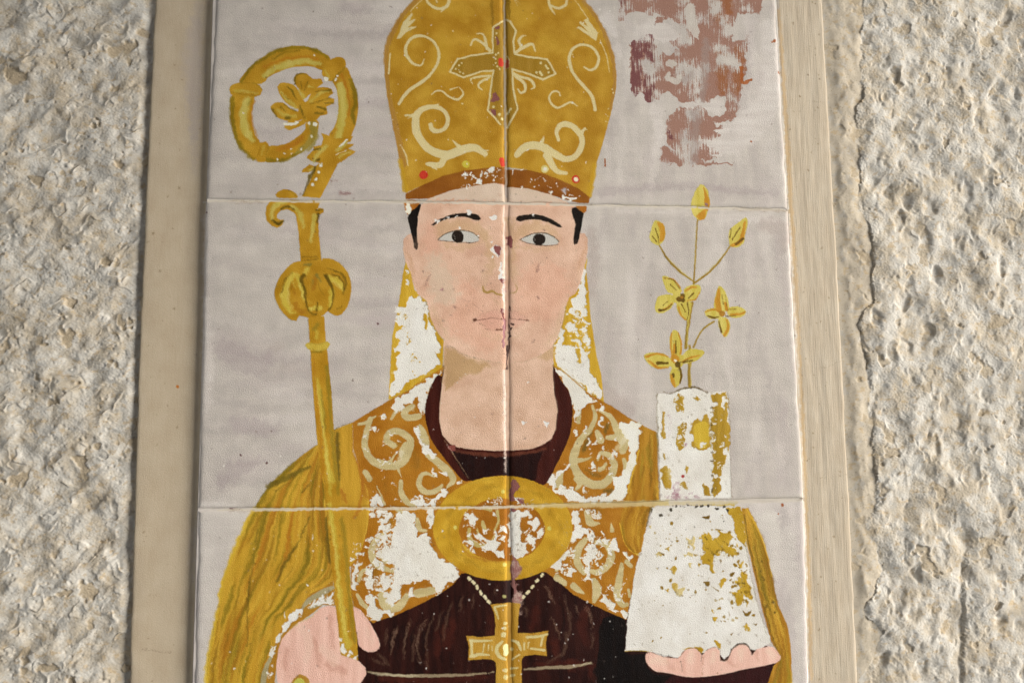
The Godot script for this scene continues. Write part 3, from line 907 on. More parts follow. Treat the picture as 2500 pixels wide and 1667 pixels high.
	dots([757,1057,766,1061,839,1080,951,1127,948,1178,898,1106,1088,1031], 4.4)
	dots([788,1049,804,1042,798,1045,830,1039], 2.7)
	stroke([978,1194,977,1236,982,1259], [8.9,11.6,8.9])
	stroke([985,1273,985,1324], [7.1,7.1])
	brush("7c4440", "8c5650", 3, 1, 8, -18)
	area([1002,1100,1013,1110,1019,1140,1010,1147,999,1133], true)
	area([955,1150,976,1141,977,1171,969,1173], true)
	area([976,1249,991,1250,992,1273,979,1269], true)
	area([975,1349,986,1349,991,1393,989,1484,980,1484,983,1393], true)
	brush("ab7c7c", "b58888", 3, 0.9, 8, -18)
	stroke([986,1393,985,1480], [7.1,8.9])
	dots([781,1293], 6.2)
	stroke([991,1264,993,1292], [4.4,2.7])
	brush("3e2a26", "523a34", 3, 1, 6, -22)
	stroke([1005,1349,1006,1384], [3.6,4.4])
	stroke([1004,1407,1005,1462,998,1515], [4,4.4,3.6])
	stroke([998,1479,997,1558], [4.7,4.3])
	dots([1010,1423,1015,1407,1008,1448], 4)
	brush("5c3a36", "6e4a44", 3, 0.8, 6, 0)
	stroke([738,1238,727,1265,720,1275], [1.8,4.4,2.2])
	stroke([1083,1189,1088,1203], [2.7,2.2])
	stroke([1111,1193,1099,1226], [2.2,6.2])
	dots([1103,1317], 3.6)
	dots([824,1348,784,1295,818,1290,808,1375,918,1227,1085,1462,1127,1085], 2.7)
	stroke([845,1320,881,1338,917,1366], [1.5,1.5,1.5])
	stroke([754,1284,777,1295], [1.5,1.5])
	# mitre with scrollwork
	brush("a97a1e", "bd9230", 0, 1, 2, 6)
	area([731,212,684,275,648,318,627,352,599,406,586,448,583,489,585,541,593,616,607,689,625,781,640,860,658,961,709,935,782,900,855,880,929,870,994,864,1073,874,1134,888,1190,909,1246,936,1285,967,1298,921,1310,849,1322,817,1345,742,1369,655,1386,579,1389,529,1383,465,1367,408,1343,347,1318,301,1278,256,1213,181,1103,67,1001,-27,891,36,818,109], false)
	brush("b48a26", "c49a34", 0, 0.6, 16, 0)
	area([1002,288,1064,278,1100,338,1045,363,1019,341], true)
	area([1107,388,1187,405,1187,428,1117,422], true)
	area([825,293,890,299,872,345,818,328], true)
	area([781,386,810,461,781,537,760,462], true)
	brush("9f7218", "a87a20", 1, 0.5, 14, 0)
	stroke([1300,637,1291,731,1274,825], [41,54.7,34.2])
	stroke([639,540,625,652,650,762], [27.3,34.2,20.5])
	stroke([763,686,852,714], [61.5,47.9])
	stroke([1186,489,1191,602], [41,47.9])
	brush("a07434", "ab8040", 1, 0.8, 4, 0)
	stroke([731,220,684,282,648,325,620,375,601,417,592,455,589,489,592,541,600,615,616,689,636,784,652,860], [13.7,15,15.7,16.4,16.4,15.7,13.7,12.3,15,19.1,20.5,20.5])
	stroke([1278,260,1314,305,1339,351,1362,408,1377,465,1382,529,1379,579,1364,655], [13.7,13.7,13.7,13.7,13.7,11.6,10.3,8.2])
	brush("b98f24", "c49a2c", 1, 0.8, 4, 0)
	stroke([640,846,658,949], [13.3,22.2])
	stroke([1306,854,1283,960], [15.1,22.2])
	brush("7c5a14", "8a6618", 1, 0.8, 5, 0)
	stroke([954,243,955,305,959,366], [11.6,11.6,6.8])
	stroke([1013,264,1016,329], [10.3,5.5])
	brush("94701f", "a17c2c", 1, 0.9, 2, 0)
	area([957,366,992,340,999,334,1019,343,1038,375,1028,417,1033,460,1080,469,1145,478,1175,528,1130,550,1076,529,1024,516,1026,587,1041,658,1005,722,992,724,981,711,938,664,946,608,958,521,911,526,856,548,808,529,835,483,889,468,958,459], false)
	brush("cdbb84", "d8c898", 3, 0.97, 3, 5)
	stroke([993,340,957,366], [6.5,7.1,6.5])
	stroke([957,366,957,457], [6.5,7.1,6.5])
	stroke([957,457,889,468], [6.5,7.1,6.5])
	stroke([889,468,835,483], [6.5,7.1,6.5])
	stroke([835,483,808,529], [6.5,7.1,6.5])
	stroke([808,529,856,549], [6.5,7.1,6.5])
	stroke([856,549,911,527], [6.5,7.1,6.5])
	stroke([911,527,958,521], [6.5,7.1,6.5])
	stroke([958,521,946,608], [6.5,7.1,6.5])
	stroke([946,608,938,664], [6.5,7.1,6.5])
	stroke([938,664,981,713], [6.5,7.1,6.5])
	stroke([1003,334,1019,343], [6.8,7.5,6.8])
	stroke([1019,343,1038,375], [6.8,7.5,6.8])
	stroke([1038,375,1028,417], [6.8,7.5,6.8])
	stroke([1028,417,1033,460], [6.8,7.5,6.8])
	stroke([1033,460,1080,469], [6.8,7.5,6.8])
	stroke([1080,469,1146,476], [6.8,7.5,6.8])
	stroke([1146,476,1175,528], [6.8,7.5,6.8])
	stroke([1175,528,1130,550], [6.8,7.5,6.8])
	stroke([1130,550,1076,529], [6.8,7.5,6.8])
	stroke([1076,529,1024,516], [6.8,7.5,6.8])
	stroke([1024,516,1026,587], [6.8,7.5,6.8])
	stroke([1026,587,1041,658], [6.8,7.5,6.8])
	stroke([1041,658,1005,723], [6.8,7.5,6.8])
	stroke([720,486,710,508,685,505,663,480,656,453,667,423,692,405,724,406,753,424,769,458,767,496,745,537,713,568,674,595,653,618,635,648], [3.4,7.5,10.9,10.9,10.3,10.3,8.2,9.6,9.6,10.3,10.3,10.3,12.3,11.6,12.3,10.3])
	area([626,417,648,356,677,321,680,328,668,353,688,342,690,347,665,375,692,369,692,373,659,391,638,416], false)
	stroke([673,315,691,293,713,270], [3.4,4.8,3.4])
	stroke([603,470,600,541], [4.8,6.8])
	stroke([726,250,731,277,749,296,778,302,800,290,806,263,796,241], [6.8,9.6,10.3,10.3,11.6,11.6,9.6])
	stroke([800,290,778,314], [9.6,4.1])
	stroke([760,265,763,278], [6.8,6.8])
	stroke([745,613,760,601,781,600,803,618,831,629,849,617,853,602,840,584], [4.8,6.2,6.8,6.8,8.2,8.2,6.8,2.7])
	stroke([835,584,810,594], [3.4,6.2])
	stroke([742,720,747,736,767,742,792,730,801,700,788,671,760,657,724,661,696,684,691,721,699,757,724,794,760,817,802,825,841,810,888,798,930,821], [15.7,15,13.7,14.4,15,17.1,21.9,26,27.3,26,27.3,28.7,29.4,30.8,30.8,26,15])
	stroke([761,653,771,643], [10.3,2.1])
	stroke([689,691,675,688,657,689], [20.5,8.2,7.5])
	stroke([675,692,666,699], [6.8,3.4])
	stroke([816,774,838,795], [2.7,13.7])
	stroke([920,809,938,808], [10.3,3.4])
	stroke([920,812,927,832], [11.6,3.4])
	stroke([865,804,828,819,791,838,773,860,731,858], [17.8,22.2,20.4,22.2,11.6])
	stroke([750,865,763,877], [13.3,4.4])
	stroke([640,793,658,826,666,864], [2.7,6.2,3.6])
	stroke([1275,502,1295,511,1317,501,1327,470,1319,443,1297,425,1268,420,1238,434,1224,465,1229,507,1247,540,1272,570,1297,600,1309,637,1310,656], [5.5,9.6,10.3,10.3,9.6,9.6,9.6,10.9,12.3,10.9,10.3,11.6,12.3,13,11.6])
	area([1319,406,1254,358,1258,352,1291,371,1260,340,1265,334,1293,354,1277,329,1288,324,1308,348,1327,375], false)
	stroke([1245,253,1274,295,1295,329], [2.7,4.8,3.4])
	stroke([1334,401,1355,458,1364,518], [3.4,4.8,2.7])
	stroke([1153,245,1159,283,1176,311], [6.8,10.3,2.7])
	stroke([1161,279,1189,288,1215,273,1219,250], [8.2,10.3,10.3,8.9])
	stroke([1033,260,1046,283], [4.8,2.1])
	stroke([1040,263,1055,277], [2.7,1.7])
	stroke([1189,607,1184,594,1166,592,1152,610,1158,637,1179,650,1205,639,1227,629,1248,643], [5.5,7.5,6.8,8.2,8.2,7.5,6.8,6.8,4.1])
	stroke([1181,765,1175,737,1189,713,1215,709,1242,725,1261,754,1260,788,1238,822,1205,833,1166,815,1130,794,1094,786,1062,795,1036,821], [12.3,15.7,21.2,20.5,20.5,20.5,20.5,22.6,25.3,27.3,30.1,29.4,26.7,20.5])
	stroke([1263,736,1276,722,1283,731], [13.7,8.9,2.7])
	stroke([1119,787,1131,753], [20.5,2.7])
	stroke([1140,823,1158,856,1176,878,1207,883], [26.7,24.9,17.8,10.7])
	stroke([947,449,918,420,893,410,880,430], [11.6,10.3,8.9,6.8])
	stroke([936,442,929,401,919,389,901,390], [9.6,9.6,8.2,4.8])
	stroke([947,540,889,549,880,560,886,570], [8.2,8.2,8.2,4.8])
	stroke([943,547,910,567,907,582,919,592], [6.8,8.9,8.9,4.8])
	stroke([1036,455,1069,431,1095,423,1105,447], [10.3,12.3,10.3,6.2])
	stroke([1058,439,1048,413,1059,396,1073,392], [10.3,10.3,8.2,3.4])
	stroke([1030,533,1061,544,1086,552,1101,576,1089,585], [11.6,9.6,9.6,10.3,4.8])
	stroke([1036,542,1064,564,1068,590,1053,600,1042,587], [10.3,12.3,10.9,8.9,5.5])
	brush("d2c488", "e0d6a8", 3, 0.9, 3, 3)
	dots([970,386,968,400,967,464,966,479,967,494,971,507,979,516,829,519,840,507,849,498,844,529,854,534,976,458], 3.4)
	dots([1123,490,1150,524,1108,525], 4.4)
	dots([958,652,978,678,986,693], 5.1)
	stroke([1140,499,1147,511], [7.5,7.5])
	stroke([1121,524,1127,533], [8.9,9.6])
	dots([819,382,851,644], 2.7)
	stroke([1007,467,1014,486,1010,512], [4.1,3.4,3.4])
	stroke([1016,658,1005,674], [8.2,6.8])
	dots([1373,579,1376,592], 3.1)
	dots([1354,678,1348,696,1358,651,1236,457,1216,503], 2.1)
	brush("b8321f", "cf4630", 0, 1, 2, 4)
	stroke([984,483,985,498], [17.1,19.1])
	dots([719,896], 14.7)
	stroke([984,840,988,854], [17.8,17.8])
	brush("a04a30", "8a3a2c", 0, 1, 2, 0)
	stroke([1007,486,1007,505], [11.6,12.3])
	stroke([1000,842,1000,854], [6.2,6.2])
	brush("7a4640", "8a5650", 3, 1, 6, -14)
	dots([973,364], 6.8)
	stroke([970,398,973,422], [4.1,11.6])
	area([962,600,978,629,948,632], true)
	area([944,660,965,667,967,684,956,682], true)
	brush("c2b03c", "d2c45a", 0, 1, 3, 4)
	dots([862,857], 12.9)
	brush("c9b764", "d6cb90", 0, 1, 3, 4)
	dots([1132,870], 12.9)
	brush("e6dfca", "d8d0c0", 0, 1, 5, 0)
	dots([1133,870], 6.2)
	dots([865,857], 2.7)
	brush("b8321f", "cf4630", 0, 1, 3, 4)
	dots([1238,904], 13.8)
	brush("e6d8b0", "efe6d0", 0, 1, 4, 0)
	dots([1239,904], 8)
	brush("804812", "925a1c", 0, 1, 2, 6)
	area([658,964,709,935,782,900,855,880,929,870,994,864,999,873,1073,874,1134,888,1190,909,1246,936,1285,967,1282,988,1245,987,1198,975,1142,957,1073,939,998,935,994,926,957,921,883,934,809,950,736,979,659,981], false)
	brush("e4e0d4", "dcd8cc", 0, 1, 9, -18)
	area([939,868,953,864,958,881,948,886], true)
	area([922,882,936,879,939,888,929,890], true)
	area([909,893,918,889,920,899,911,901], true)
	area([904,904,914,905,911,927,890,930,895,915], true)
	stroke([1201,968,1217,974,1236,971], [11.6,8,9.8])
	dots([1151,952,1201,944], 6.7)
	stroke([1025,874,1021,892], [7.1,4.4])
	dots([1054,934,1252,960,1050,872,967,871], 3.1)
	stroke([1194,963,1203,970], [8.9,8.9])
	specks([846,890,911,889,892,937,846,937], 16, 2, 5)
	specks([911,879,990,873,989,916,911,922], 16, 2, 4)
	specks([1050,882,1190,918,1236,970,1096,934], 16, 2, 4)
	brush("9c8f92", "a89c9e", 3, 0.8, 6, 0)
	dots([1199,944], 9.8)
	# round brooch, beads and pectoral cross
	brush("b0831e", "c79d30", 0, 1, 2, 6)
	area([1206,2081,1200,2118,1182,2153,1154,2185,1118,2211,1074,2230,1026,2241,975,2244,925,2239,877,2226,835,2205,799,2178,773,2146,756,2111,750,2074,756,2037,773,2002,800,1970,836,1944,879,1924,927,1912,978,1908,1030,1913,1078,1926,1122,1947,1158,1974,1185,2007,1201,2043], true)
	brush("d2a83a", "d2a83a", 1, 0.5, 8, 0)
	stroke([1158,2083,1154,2110,1143,2135], [5.4,12.1,4])
	stroke([1140,2142,1120,2164,1095,2184], [5.4,12.1,4])
	stroke([1087,2186,1057,2200,1023,2209], [5.4,12.1,4])
	stroke([1015,2214,979,2216,943,2213], [5.4,12.1,4])
	stroke([936,2208,903,2199,872,2185], [5.4,12.1,4])
	stroke([861,2185,835,2165,815,2142], [5.4,12.1,4])
	stroke([818,2133,807,2109,802,2083], [5.4,12.1,4])
	stroke([792,2076,796,2049,807,2022], [5.4,12.1,4])
	stroke([821,2020,840,1998,864,1979], [5.4,12.1,4])
	stroke([863,1968,894,1953,929,1943], [5.4,12.1,4])
	stroke([941,1952,976,1950,1011,1952], [5.4,12.1,4])
	stroke([1023,1943,1058,1953,1091,1968], [5.4,12.1,4])
	stroke([1088,1982,1112,2000,1130,2022], [5.4,12.1,4])
	stroke([1151,2023,1163,2050,1167,2078], [5.4,12.1,4])
	brush("8e6a1a", "8e6a1a", 1, 0.45, 8, 0)
	stroke([1154,2110,1143,2135,1125,2159], [5.4,12.1,4])
	stroke([1120,2164,1095,2184,1066,2199], [5.4,12.1,4])
	stroke([1057,2200,1023,2209,988,2213], [5.4,12.1,4])
	stroke([979,2216,943,2213,909,2205], [5.4,12.1,4])
	stroke([903,2199,872,2185,846,2167], [5.4,12.1,4])
	stroke([835,2165,815,2142,801,2117], [5.4,12.1,4])
	stroke([807,2109,802,2083,804,2057], [5.4,12.1,4])
	stroke([796,2049,807,2022,825,1998], [5.4,12.1,4])
	stroke([840,1998,864,1979,892,1965], [5.4,12.1,4])
	stroke([894,1953,929,1943,966,1939], [5.4,12.1,4])
	stroke([976,1950,1011,1952,1044,1960], [5.4,12.1,4])
	stroke([1058,1953,1091,1968,1119,1987], [5.4,12.1,4])
	stroke([1112,2000,1130,2022,1143,2046], [5.4,12.1,4])
	stroke([1163,2050,1167,2078,1164,2107], [5.4,12.1,4])
	brush("8a7a30", "7a6a2a", 3, 0.8, 2, 0)
	stroke([1169,1995,1139,1965,1075,1934,993,1916,925,1920,869,1934], [1.7,2.1,1.7,1.5,1.5,1.5])
	brush("965c14", "a86c20", 0, 1, 2, -4)
	area([1115,2085,1111,2107,1100,2128,1083,2147,1061,2163,1034,2174,1004,2181,973,2183,942,2180,913,2172,886,2160,865,2143,848,2124,838,2103,834,2080,838,2058,848,2037,865,2018,887,2002,914,1990,944,1983,975,1981,1006,1984,1036,1992,1063,2005,1085,2021,1102,2040,1112,2062], true)
	brush("a06a20", "b47c28", 1, 0.8, 5, 0)
	stroke([839,2099,851,2145,889,2171,965,2184,991,2185], [4.3,6,6.8,6,3.4])
	brush("b9a768", "c6b67c", 2, 0.9, 4, 4)
	stroke([868,2079,869,2108,893,2129,927,2128,949,2101], [10.3,14.5,14.5,10.3,4.3])
	stroke([911,2056,917,2080], [10.3,14.5])
	stroke([960,2022,962,2055,949,2084], [10.3,8.5,6])
	stroke([894,2079,898,2096,911,2104], [6,6.8,4.3])
	stroke([915,2010,937,2017], [12.8,12.8])
	brush("e2ddd0", "d8d1c2", 0, 1, 12, -22)
	area([854,2025,873,2024,889,2031,890,2058,879,2064,866,2059,856,2045], true)
	area([881,2092,906,2100,932,2113,947,2109,951,2088,960,2084,962,2105,959,2151,978,2145,979,2174,965,2177,938,2144,915,2147,904,2133,923,2125,898,2113], true)
	area([1003,2018,1035,2023,1069,2026,1071,2040,1041,2044,1030,2064,1038,2094,1035,2115,1053,2123,1046,2165,1020,2173,1001,2160], true)
	area([1057,2052,1073,2048,1095,2048,1100,2066,1079,2086,1064,2073], true)
	area([966,2072,987,2068,989,2089,970,2090], true)
	area([939,2022,954,2021,960,2034,949,2039], true)
	area([906,2077,923,2080,936,2088,919,2092], true)
	area([1005,1970,1018,1978,1048,1987,1035,2000,1010,1993], true)
	area([968,2105,981,2106,981,2118,968,2118], true)
	dots([847,2063,928,1993,780,2087], 4.7)
	dots([956,1988,945,1992,967,1994,851,2150], 2.6)
	specks([839,2074,881,2058,923,2167,864,2149], 24, 2, 6)
	specks([1043,2069,1114,2078,1093,2137,1051,2153], 34, 2, 7)
	specks([916,1979,984,1980,984,2013,907,2012], 14, 2, 5)
	specks([1018,1980,1095,1994,1138,2020,1031,2018], 20, 2, 5)
	brush("7c4a44", "8f5e58", 3, 1, 9, -18)
	area([1004,1928,1030,1928,1027,1955,1014,1966,1014,1995,1003,1993,1001,1961], true)
	area([1018,1983,1048,1987,1052,1998,1031,1998], true)
	dots([1014,2020], 8.5)
	brush("9a6e64", "8a5a54", 3, 1, 10, -18)
	area([1008,2160,1016,2173,1029,2186,1034,2219,1020,2237,1024,2272,1045,2295,1034,2318,1027,2351,1013,2358,1002,2334,1007,2284,1002,2210], true)
	brush("c5ab9a", "b89c8c", 3, 0.8, 6, 0)
	specks([1007,2276,1041,2281,1035,2355,1006,2354], 40, 2, 5)
	specks([1006,2177,1031,2186,1033,2235,1007,2235], 24, 2, 4)
	brush("bfae50", "d2c46a", 0, 1, 2, 4)
	dots([822,2072], 6.4)
	dots([1129,2079], 6.4)
	dots([979,1959], 6.4)
	dots([982,2193], 6.8)
	brush("cfc193", "ded2aa", 0, 1, 3, 6)
	stroke([866,2233,869,2238], [10.3,10.3])
	stroke([878,2245,883,2250], [10.3,10.3])
	stroke([891,2259,892,2266], [10.3,10.3])
	stroke([903,2276,906,2283], [10.3,10.3])
	stroke([916,2292,920,2297], [10.3,10.3])
	stroke([927,2306,932,2311], [10.3,10.3])
	stroke([1106,2226,1102,2231], [10.3,10.3])
	stroke([1089,2245,1084,2248], [10.3,10.3])
	stroke([1074,2263,1071,2268], [10.3,10.3])
	stroke([1059,2280,1054,2284], [10.3,10.3])
	stroke([1044,2296,1041,2299], [10.3,10.3])
	brush("8f8a50", "9c9660", 0, 1, 3, 0)
	dots([979,2294], 6.4)
	brush("a87a24", "bb9038", 1, 1, 2, 8)
	area([934,2318,998,2313,1032,2318,1025,2359,1022,2409,1069,2411,1122,2404,1112,2447,1116,2483,1076,2478,1040,2482,1034,2497,1033,2658,951,2656,951,2499,944,2491,912,2488,862,2490,865,2449,856,2414,904,2419,948,2416,951,2382,945,2341], false)
	brush("c8b880", "d2c48e", 2, 0.95, 3, 4)
	stroke([947,2326,964,2323,987,2321], [5.1,7.7,4.3])
	stroke([948,2326,955,2345,961,2365], [7.7,7.7,3.4])
	stroke([869,2428,904,2431,940,2429], [8.5,8.5,3.4])
	stroke([873,2431,874,2473], [10.3,7.7])
	stroke([870,2478,900,2473,928,2475], [10.3,11.1,6])
	stroke([913,2442,909,2470], [6.8,4.3])
	stroke([929,2444,926,2464], [6,3.4])
	stroke([940,2448,940,2461], [4.3,5.1])
	stroke([972,2435,957,2449,954,2463,963,2481,981,2489], [7.7,12,12.8,12,8.5])
	stroke([1005,2432,1024,2442,1032,2461], [8.5,11.1,7.7])
	stroke([1026,2477,1004,2491], [6.8,5.1])
	stroke([1052,2423,1085,2421,1119,2415], [8.5,9.4,6])
	stroke([1103,2422,1097,2450], [9.4,6])
	stroke([1063,2458,1107,2465], [6,8.5])
	stroke([1043,2442,1043,2461], [6.8,6])
	stroke([1058,2440,1054,2457], [6,3.4])
	stroke([1000,2519,1021,2517], [7.7,6])
	stroke([1000,2541,1010,2539], [9.4,6.8])
	dots([982,2378,981,2394], 6)
	dots([976,2413], 8.5)
	dots([983,2524], 6.4)
	dots([982,2545], 7.7)
	dots([1003,2460], 5.1)
	brush("d4cc80", "e4dea0", 0, 1, 3, 5)
	stroke([983,2452,984,2470], [18.8,18.8])
	# flaked white tower held on the hand
	brush("e2ddd1", "d6cfc1", 0, 1, 3, -10)
	area([1501,1640,1548,1642,1580,1626,1620,1621,1671,1638,1741,1633,1745,1709,1741,1996,1502,1995,1501,1838,1497,1717], false)
	brush("9e7a20", "b28e2e", 1, 1, 9, 8)
	area([1687,1644,1741,1635,1743,1701,1743,1823,1722,1884,1710,1927,1701,1978,1679,1991,1687,1840,1682,1753], false)
	area([1613,1748,1634,1726,1647,1735,1673,1711,1672,1823,1620,1821,1614,1796], true)
	area([1570,1750,1598,1741,1590,1791,1577,1828,1563,1824], true)
	area([1558,1662,1575,1639,1592,1664,1587,1704,1568,1704], true)
	area([1515,1704,1524,1704,1521,1795,1512,1795], true)
	area([1509,1890,1538,1888,1536,1955,1512,1946], true)
	area([1649,1943,1671,1961,1666,1983,1652,1978], true)
	area([1569,1947,1583,1928,1596,1947,1593,1958,1573,1951], true)
	area([1515,1834,1524,1839,1522,1865,1515,1860], true)
	area([1621,1656,1633,1647,1648,1661,1636,1665], true)
	area([1587,1885,1598,1887,1595,1904,1586,1898], true)
	brush("c6a42e", "d0b040", 1, 0.9, 6, 4)
	area([1625,1748,1670,1740,1667,1816,1625,1816], true)
	brush("8e6e1c", "9a7a24", 1, 0.8, 5, 0)
	stroke([1700,1656,1699,1797,1688,1970], [6,8.5,6])
	stroke([1679,1735,1678,1823], [5.1,5.1])
	brush("e2ddd1", "d6cfc1", 0, 1, 12, -18)
	area([1724,1652,1738,1650,1734,1692,1726,1694], true)
	area([1728,1821,1737,1823,1735,1992,1710,1987,1707,1927,1720,1884], true)
	area([1708,1725,1717,1725,1716,1733,1708,1731], true)
	area([1595,1774,1615,1774,1615,1796,1596,1796], true)
	area([1645,1807,1663,1807,1658,1818,1642,1820], true)
	area([1712,1805,1720,1806,1718,1823,1711,1821], true)
	dots([1731,1786,1699,1678], 3.8)
	specks([1686,1648,1700,1648,1687,1991,1674,1991], 26, 3, 7)
	specks([1705,1866,1727,1866,1721,1927,1703,1927], 16, 2, 5)
	specks([1561,1638,1593,1638,1590,1704,1559,1704], 20, 2, 5)
	specks([1567,1743,1598,1744,1587,1822,1564,1822], 20, 2, 5)
	brush("9a6a72", "8a5560", 3, 0.8, 6, 0)
	specks([1548,1934,1569,1938,1563,1994,1541,1994], 30, 2, 5)
	specks([1511,1968,1644,1965,1643,1995,1510,1993], 30, 1, 3)
	specks([1533,1700,1546,1700,1543,1787,1530,1778], 16, 1, 3)
	stroke([1637,1894,1621,1926], [1.5,1.7])
	dots([1591,1813,1596,1811], 3.4)
	brush("96302c", "a83c34", 3, 1, 4, 0)
	dots([1580,1916], 5.1)
	brush("4a3a1c", "5c4a24", 3, 0.8, 4, 0)
	stroke([1502,1640,1499,1717,1500,1838,1499,1995], [3,3.8,3,3.4])
	stroke([1523,1634,1548,1640,1570,1630], [2.6,3.8,3.4])
	stroke([1570,1630,1593,1622,1625,1620,1656,1628,1673,1638], [4.3,6,6,6,3.4])
	stroke([1743,1639,1746,1709,1744,1841,1743,1992], [2.1,2.1,2.1,2.1])
	specks([1683,1665,1690,1665,1683,1991,1674,1991], 20, 1, 4)
	brush("b89a34", "c4a848", 1, 0.9, 7, 0)
	stroke([1499,2001,1620,2001,1761,2005], [5.1,7.7,9.4])
	stroke([1490,2007,1604,2007,1750,2011], [6.8,9.4,8.5])
	brush("e0dbd0", "d4cdc0", 0, 1, 3, -12)
	area([1471,2017,1560,2015,1648,2015,1754,2020,1772,2028,1782,2097,1785,2131,1793,2203,1810,2309,1832,2393,1854,2440,1855,2461,1806,2484,1763,2475,1718,2495,1696,2510,1679,2485,1631,2488,1588,2483,1544,2499,1480,2493,1442,2476,1407,2474,1371,2474,1381,2375,1395,2301,1415,2197,1433,2163,1443,2104,1452,2092,1470,2079], false)
	brush("a9841f", "c19c32", 0, 1, 9, 10)
	area([1631,2116,1640,2105,1665,2103,1680,2122,1698,2113,1683,2093,1703,2096,1711,2109,1733,2104,1742,2118,1728,2134,1738,2156,1753,2168,1735,2183,1722,2168,1700,2162,1689,2176,1677,2174,1674,2218,1680,2229,1660,2227,1659,2214,1644,2203,1625,2175,1645,2173,1637,2150,1642,2137], true)
	area([1582,2121,1600,2120,1604,2107,1613,2124,1608,2156,1600,2141], true)
	area([1745,2257,1765,2251,1768,2226,1783,2239,1785,2254,1796,2296,1800,2328,1785,2311,1770,2300,1769,2321,1751,2338,1738,2310,1730,2295,1743,2295,1761,2287], true)
	area([1528,2268,1548,2262,1551,2279,1573,2275,1568,2304,1557,2306,1534,2289], true)
	area([1687,2260,1701,2248,1713,2251,1709,2269,1696,2277], true)
	area([1727,2026,1773,2026,1783,2097,1787,2148,1759,2123,1744,2076,1740,2050], true)
	area([1476,2172,1489,2164,1511,2168,1498,2178], true)
	area([1572,2167,1586,2168,1607,2167,1603,2184,1590,2174,1576,2182], true)
	area([1529,2215,1539,2201,1551,2221,1544,2236], true)
	area([1777,2332,1784,2334,1781,2344,1775,2340], true)
	area([1770,2409,1785,2404,1788,2421,1774,2420], true)
	area([1591,2200,1604,2200,1601,2217,1593,2212], true)
	area([1512,2154,1532,2144,1525,2156], true)
	area([1622,2198,1631,2201,1626,2213], true)
	area([1758,2207,1774,2199,1769,2216], true)
	area([1750,2137,1763,2144,1760,2152], true)
	area([1662,2352,1671,2352,1669,2361], true)
	area([1562,2473,1589,2467,1623,2476,1625,2486,1588,2481], true)
	area([1663,2452,1681,2450,1688,2473,1675,2469], true)
	area([1664,2377,1679,2373,1672,2394], true)
	area([1508,2276,1525,2282,1521,2291], true)
	area([1459,2079,1470,2071,1470,2088], true)
	brush("6a4f16", "7c5e1c", 0, 1, 7, 8)
	area([1635,2262,1657,2260,1654,2277,1643,2270], true)
	area([1661,2277,1687,2288,1689,2295,1674,2285], true)
	area([1763,2355,1778,2363,1797,2354,1785,2372,1771,2371], true)
	area([1796,2397,1807,2401,1818,2394,1809,2406], true)
	area([1638,2050,1669,2046,1666,2058,1651,2057], true)
	area([1726,2236,1746,2232,1737,2245,1730,2247], true)
	area([1580,2284,1591,2282,1588,2291], true)
	area([1717,2357,1722,2360,1721,2374], true)
	area([1691,2384,1694,2386,1693,2395], true)
	area([1721,2428,1732,2422,1725,2435], true)
	area([1695,2189,1702,2193,1698,2206], true)
	area([1590,2305,1596,2309,1593,2313], true)
	area([1683,2089,1712,2094,1698,2096], true)
	area([1559,2300,1570,2300,1566,2308], true)
	area([1489,2164,1511,2167,1507,2175], true)
	brush("4a3810", "5a4616", 0, 0.8, 4, 0)
	stroke([1637,2131,1661,2159,1680,2182], [2.6,3,2.6])
	stroke([1677,2119,1701,2151,1713,2162], [2.6,3,2.1])
	stroke([1691,2159,1678,2172,1669,2163], [5.1,4.3,3.4])
	stroke([1603,2111,1600,2137], [3.4,2.6])
	stroke([1767,2266,1775,2266], [6.8,6])
	stroke([1542,2291,1564,2304], [5.1,4.3])
	stroke([1708,2130,1732,2139], [4.3,3.4])
	stroke([1649,2116,1655,2125], [6,4.3])
	brush("a9841f", "6a4f16", 3, 1, 5, 0)
	specks([1471,2063,1727,2028,1767,2139,1819,2393,1589,2467,1460,2447,1485,2160], 90, 1, 5)
	specks([1725,2096,1785,2148,1808,2334,1724,2349], 40, 2, 6)
	brush("2a2418", "3a3020", 3, 0.9, 6, 0)
	dots([1535,2025,1502,2043], 5.6)
	area([1683,2022,1699,2021,1700,2027,1687,2029], true)
	area([1721,2026,1734,2028,1729,2037], true)
	specks([1551,2010,1750,2013,1750,2022,1516,2018], 30, 1, 5)
	stroke([1472,2022,1460,2054,1457,2067], [4.3,3.4,1.7])
	dots([1488,2211,1584,2090,1615,2082,1713,2066], 2.1)
	brush("5c4a20", "6a5826", 3, 0.8, 3, 0)
	stroke([1433,2165,1415,2197,1395,2301,1380,2375], [2.1,2.1,2.6,2.1])
	stroke([1781,2140,1793,2203,1810,2309,1832,2393,1843,2431], [2.6,2.1,2.6,2.1,2.1])
	brush("b89a3c", "a88a30", 3, 0.9, 4, 0)
	stroke([1371,2474,1407,2474,1442,2476,1459,2475], [3.4,3.4,3.4,2.1])
	brush("30261c", "30261c", 3, 0.8, 4, 0)
	stroke([1441,2479,1480,2486,1527,2497], [2.1,3.4,2.6])
	# crozier
	brush("a87a1a", "bd902a", 0, 1, 2, 6)
	area([100,586,123,542,157,508,205,473,247,457,296,450,345,458,381,476,402,494,373,535,350,525,318,523,269,529,228,546,193,566,173,588], true)
	area([79,627,72,682,74,718,84,765,106,808,137,840,158,854,174,796,156,768,143,717,144,681,150,640,150,626], true)
	area([189,857,234,859,285,841,323,815,353,779,363,749,365,720,356,709,321,724,322,743,294,772,260,795,226,804,198,807], true)
	area([452,522,473,559,491,610,497,655,492,710,475,765,468,787,402,770,419,733,429,693,430,649,423,601,410,568], true)
	brush("6b5a12", "8a7218", 1, 0.8, 5, 0)
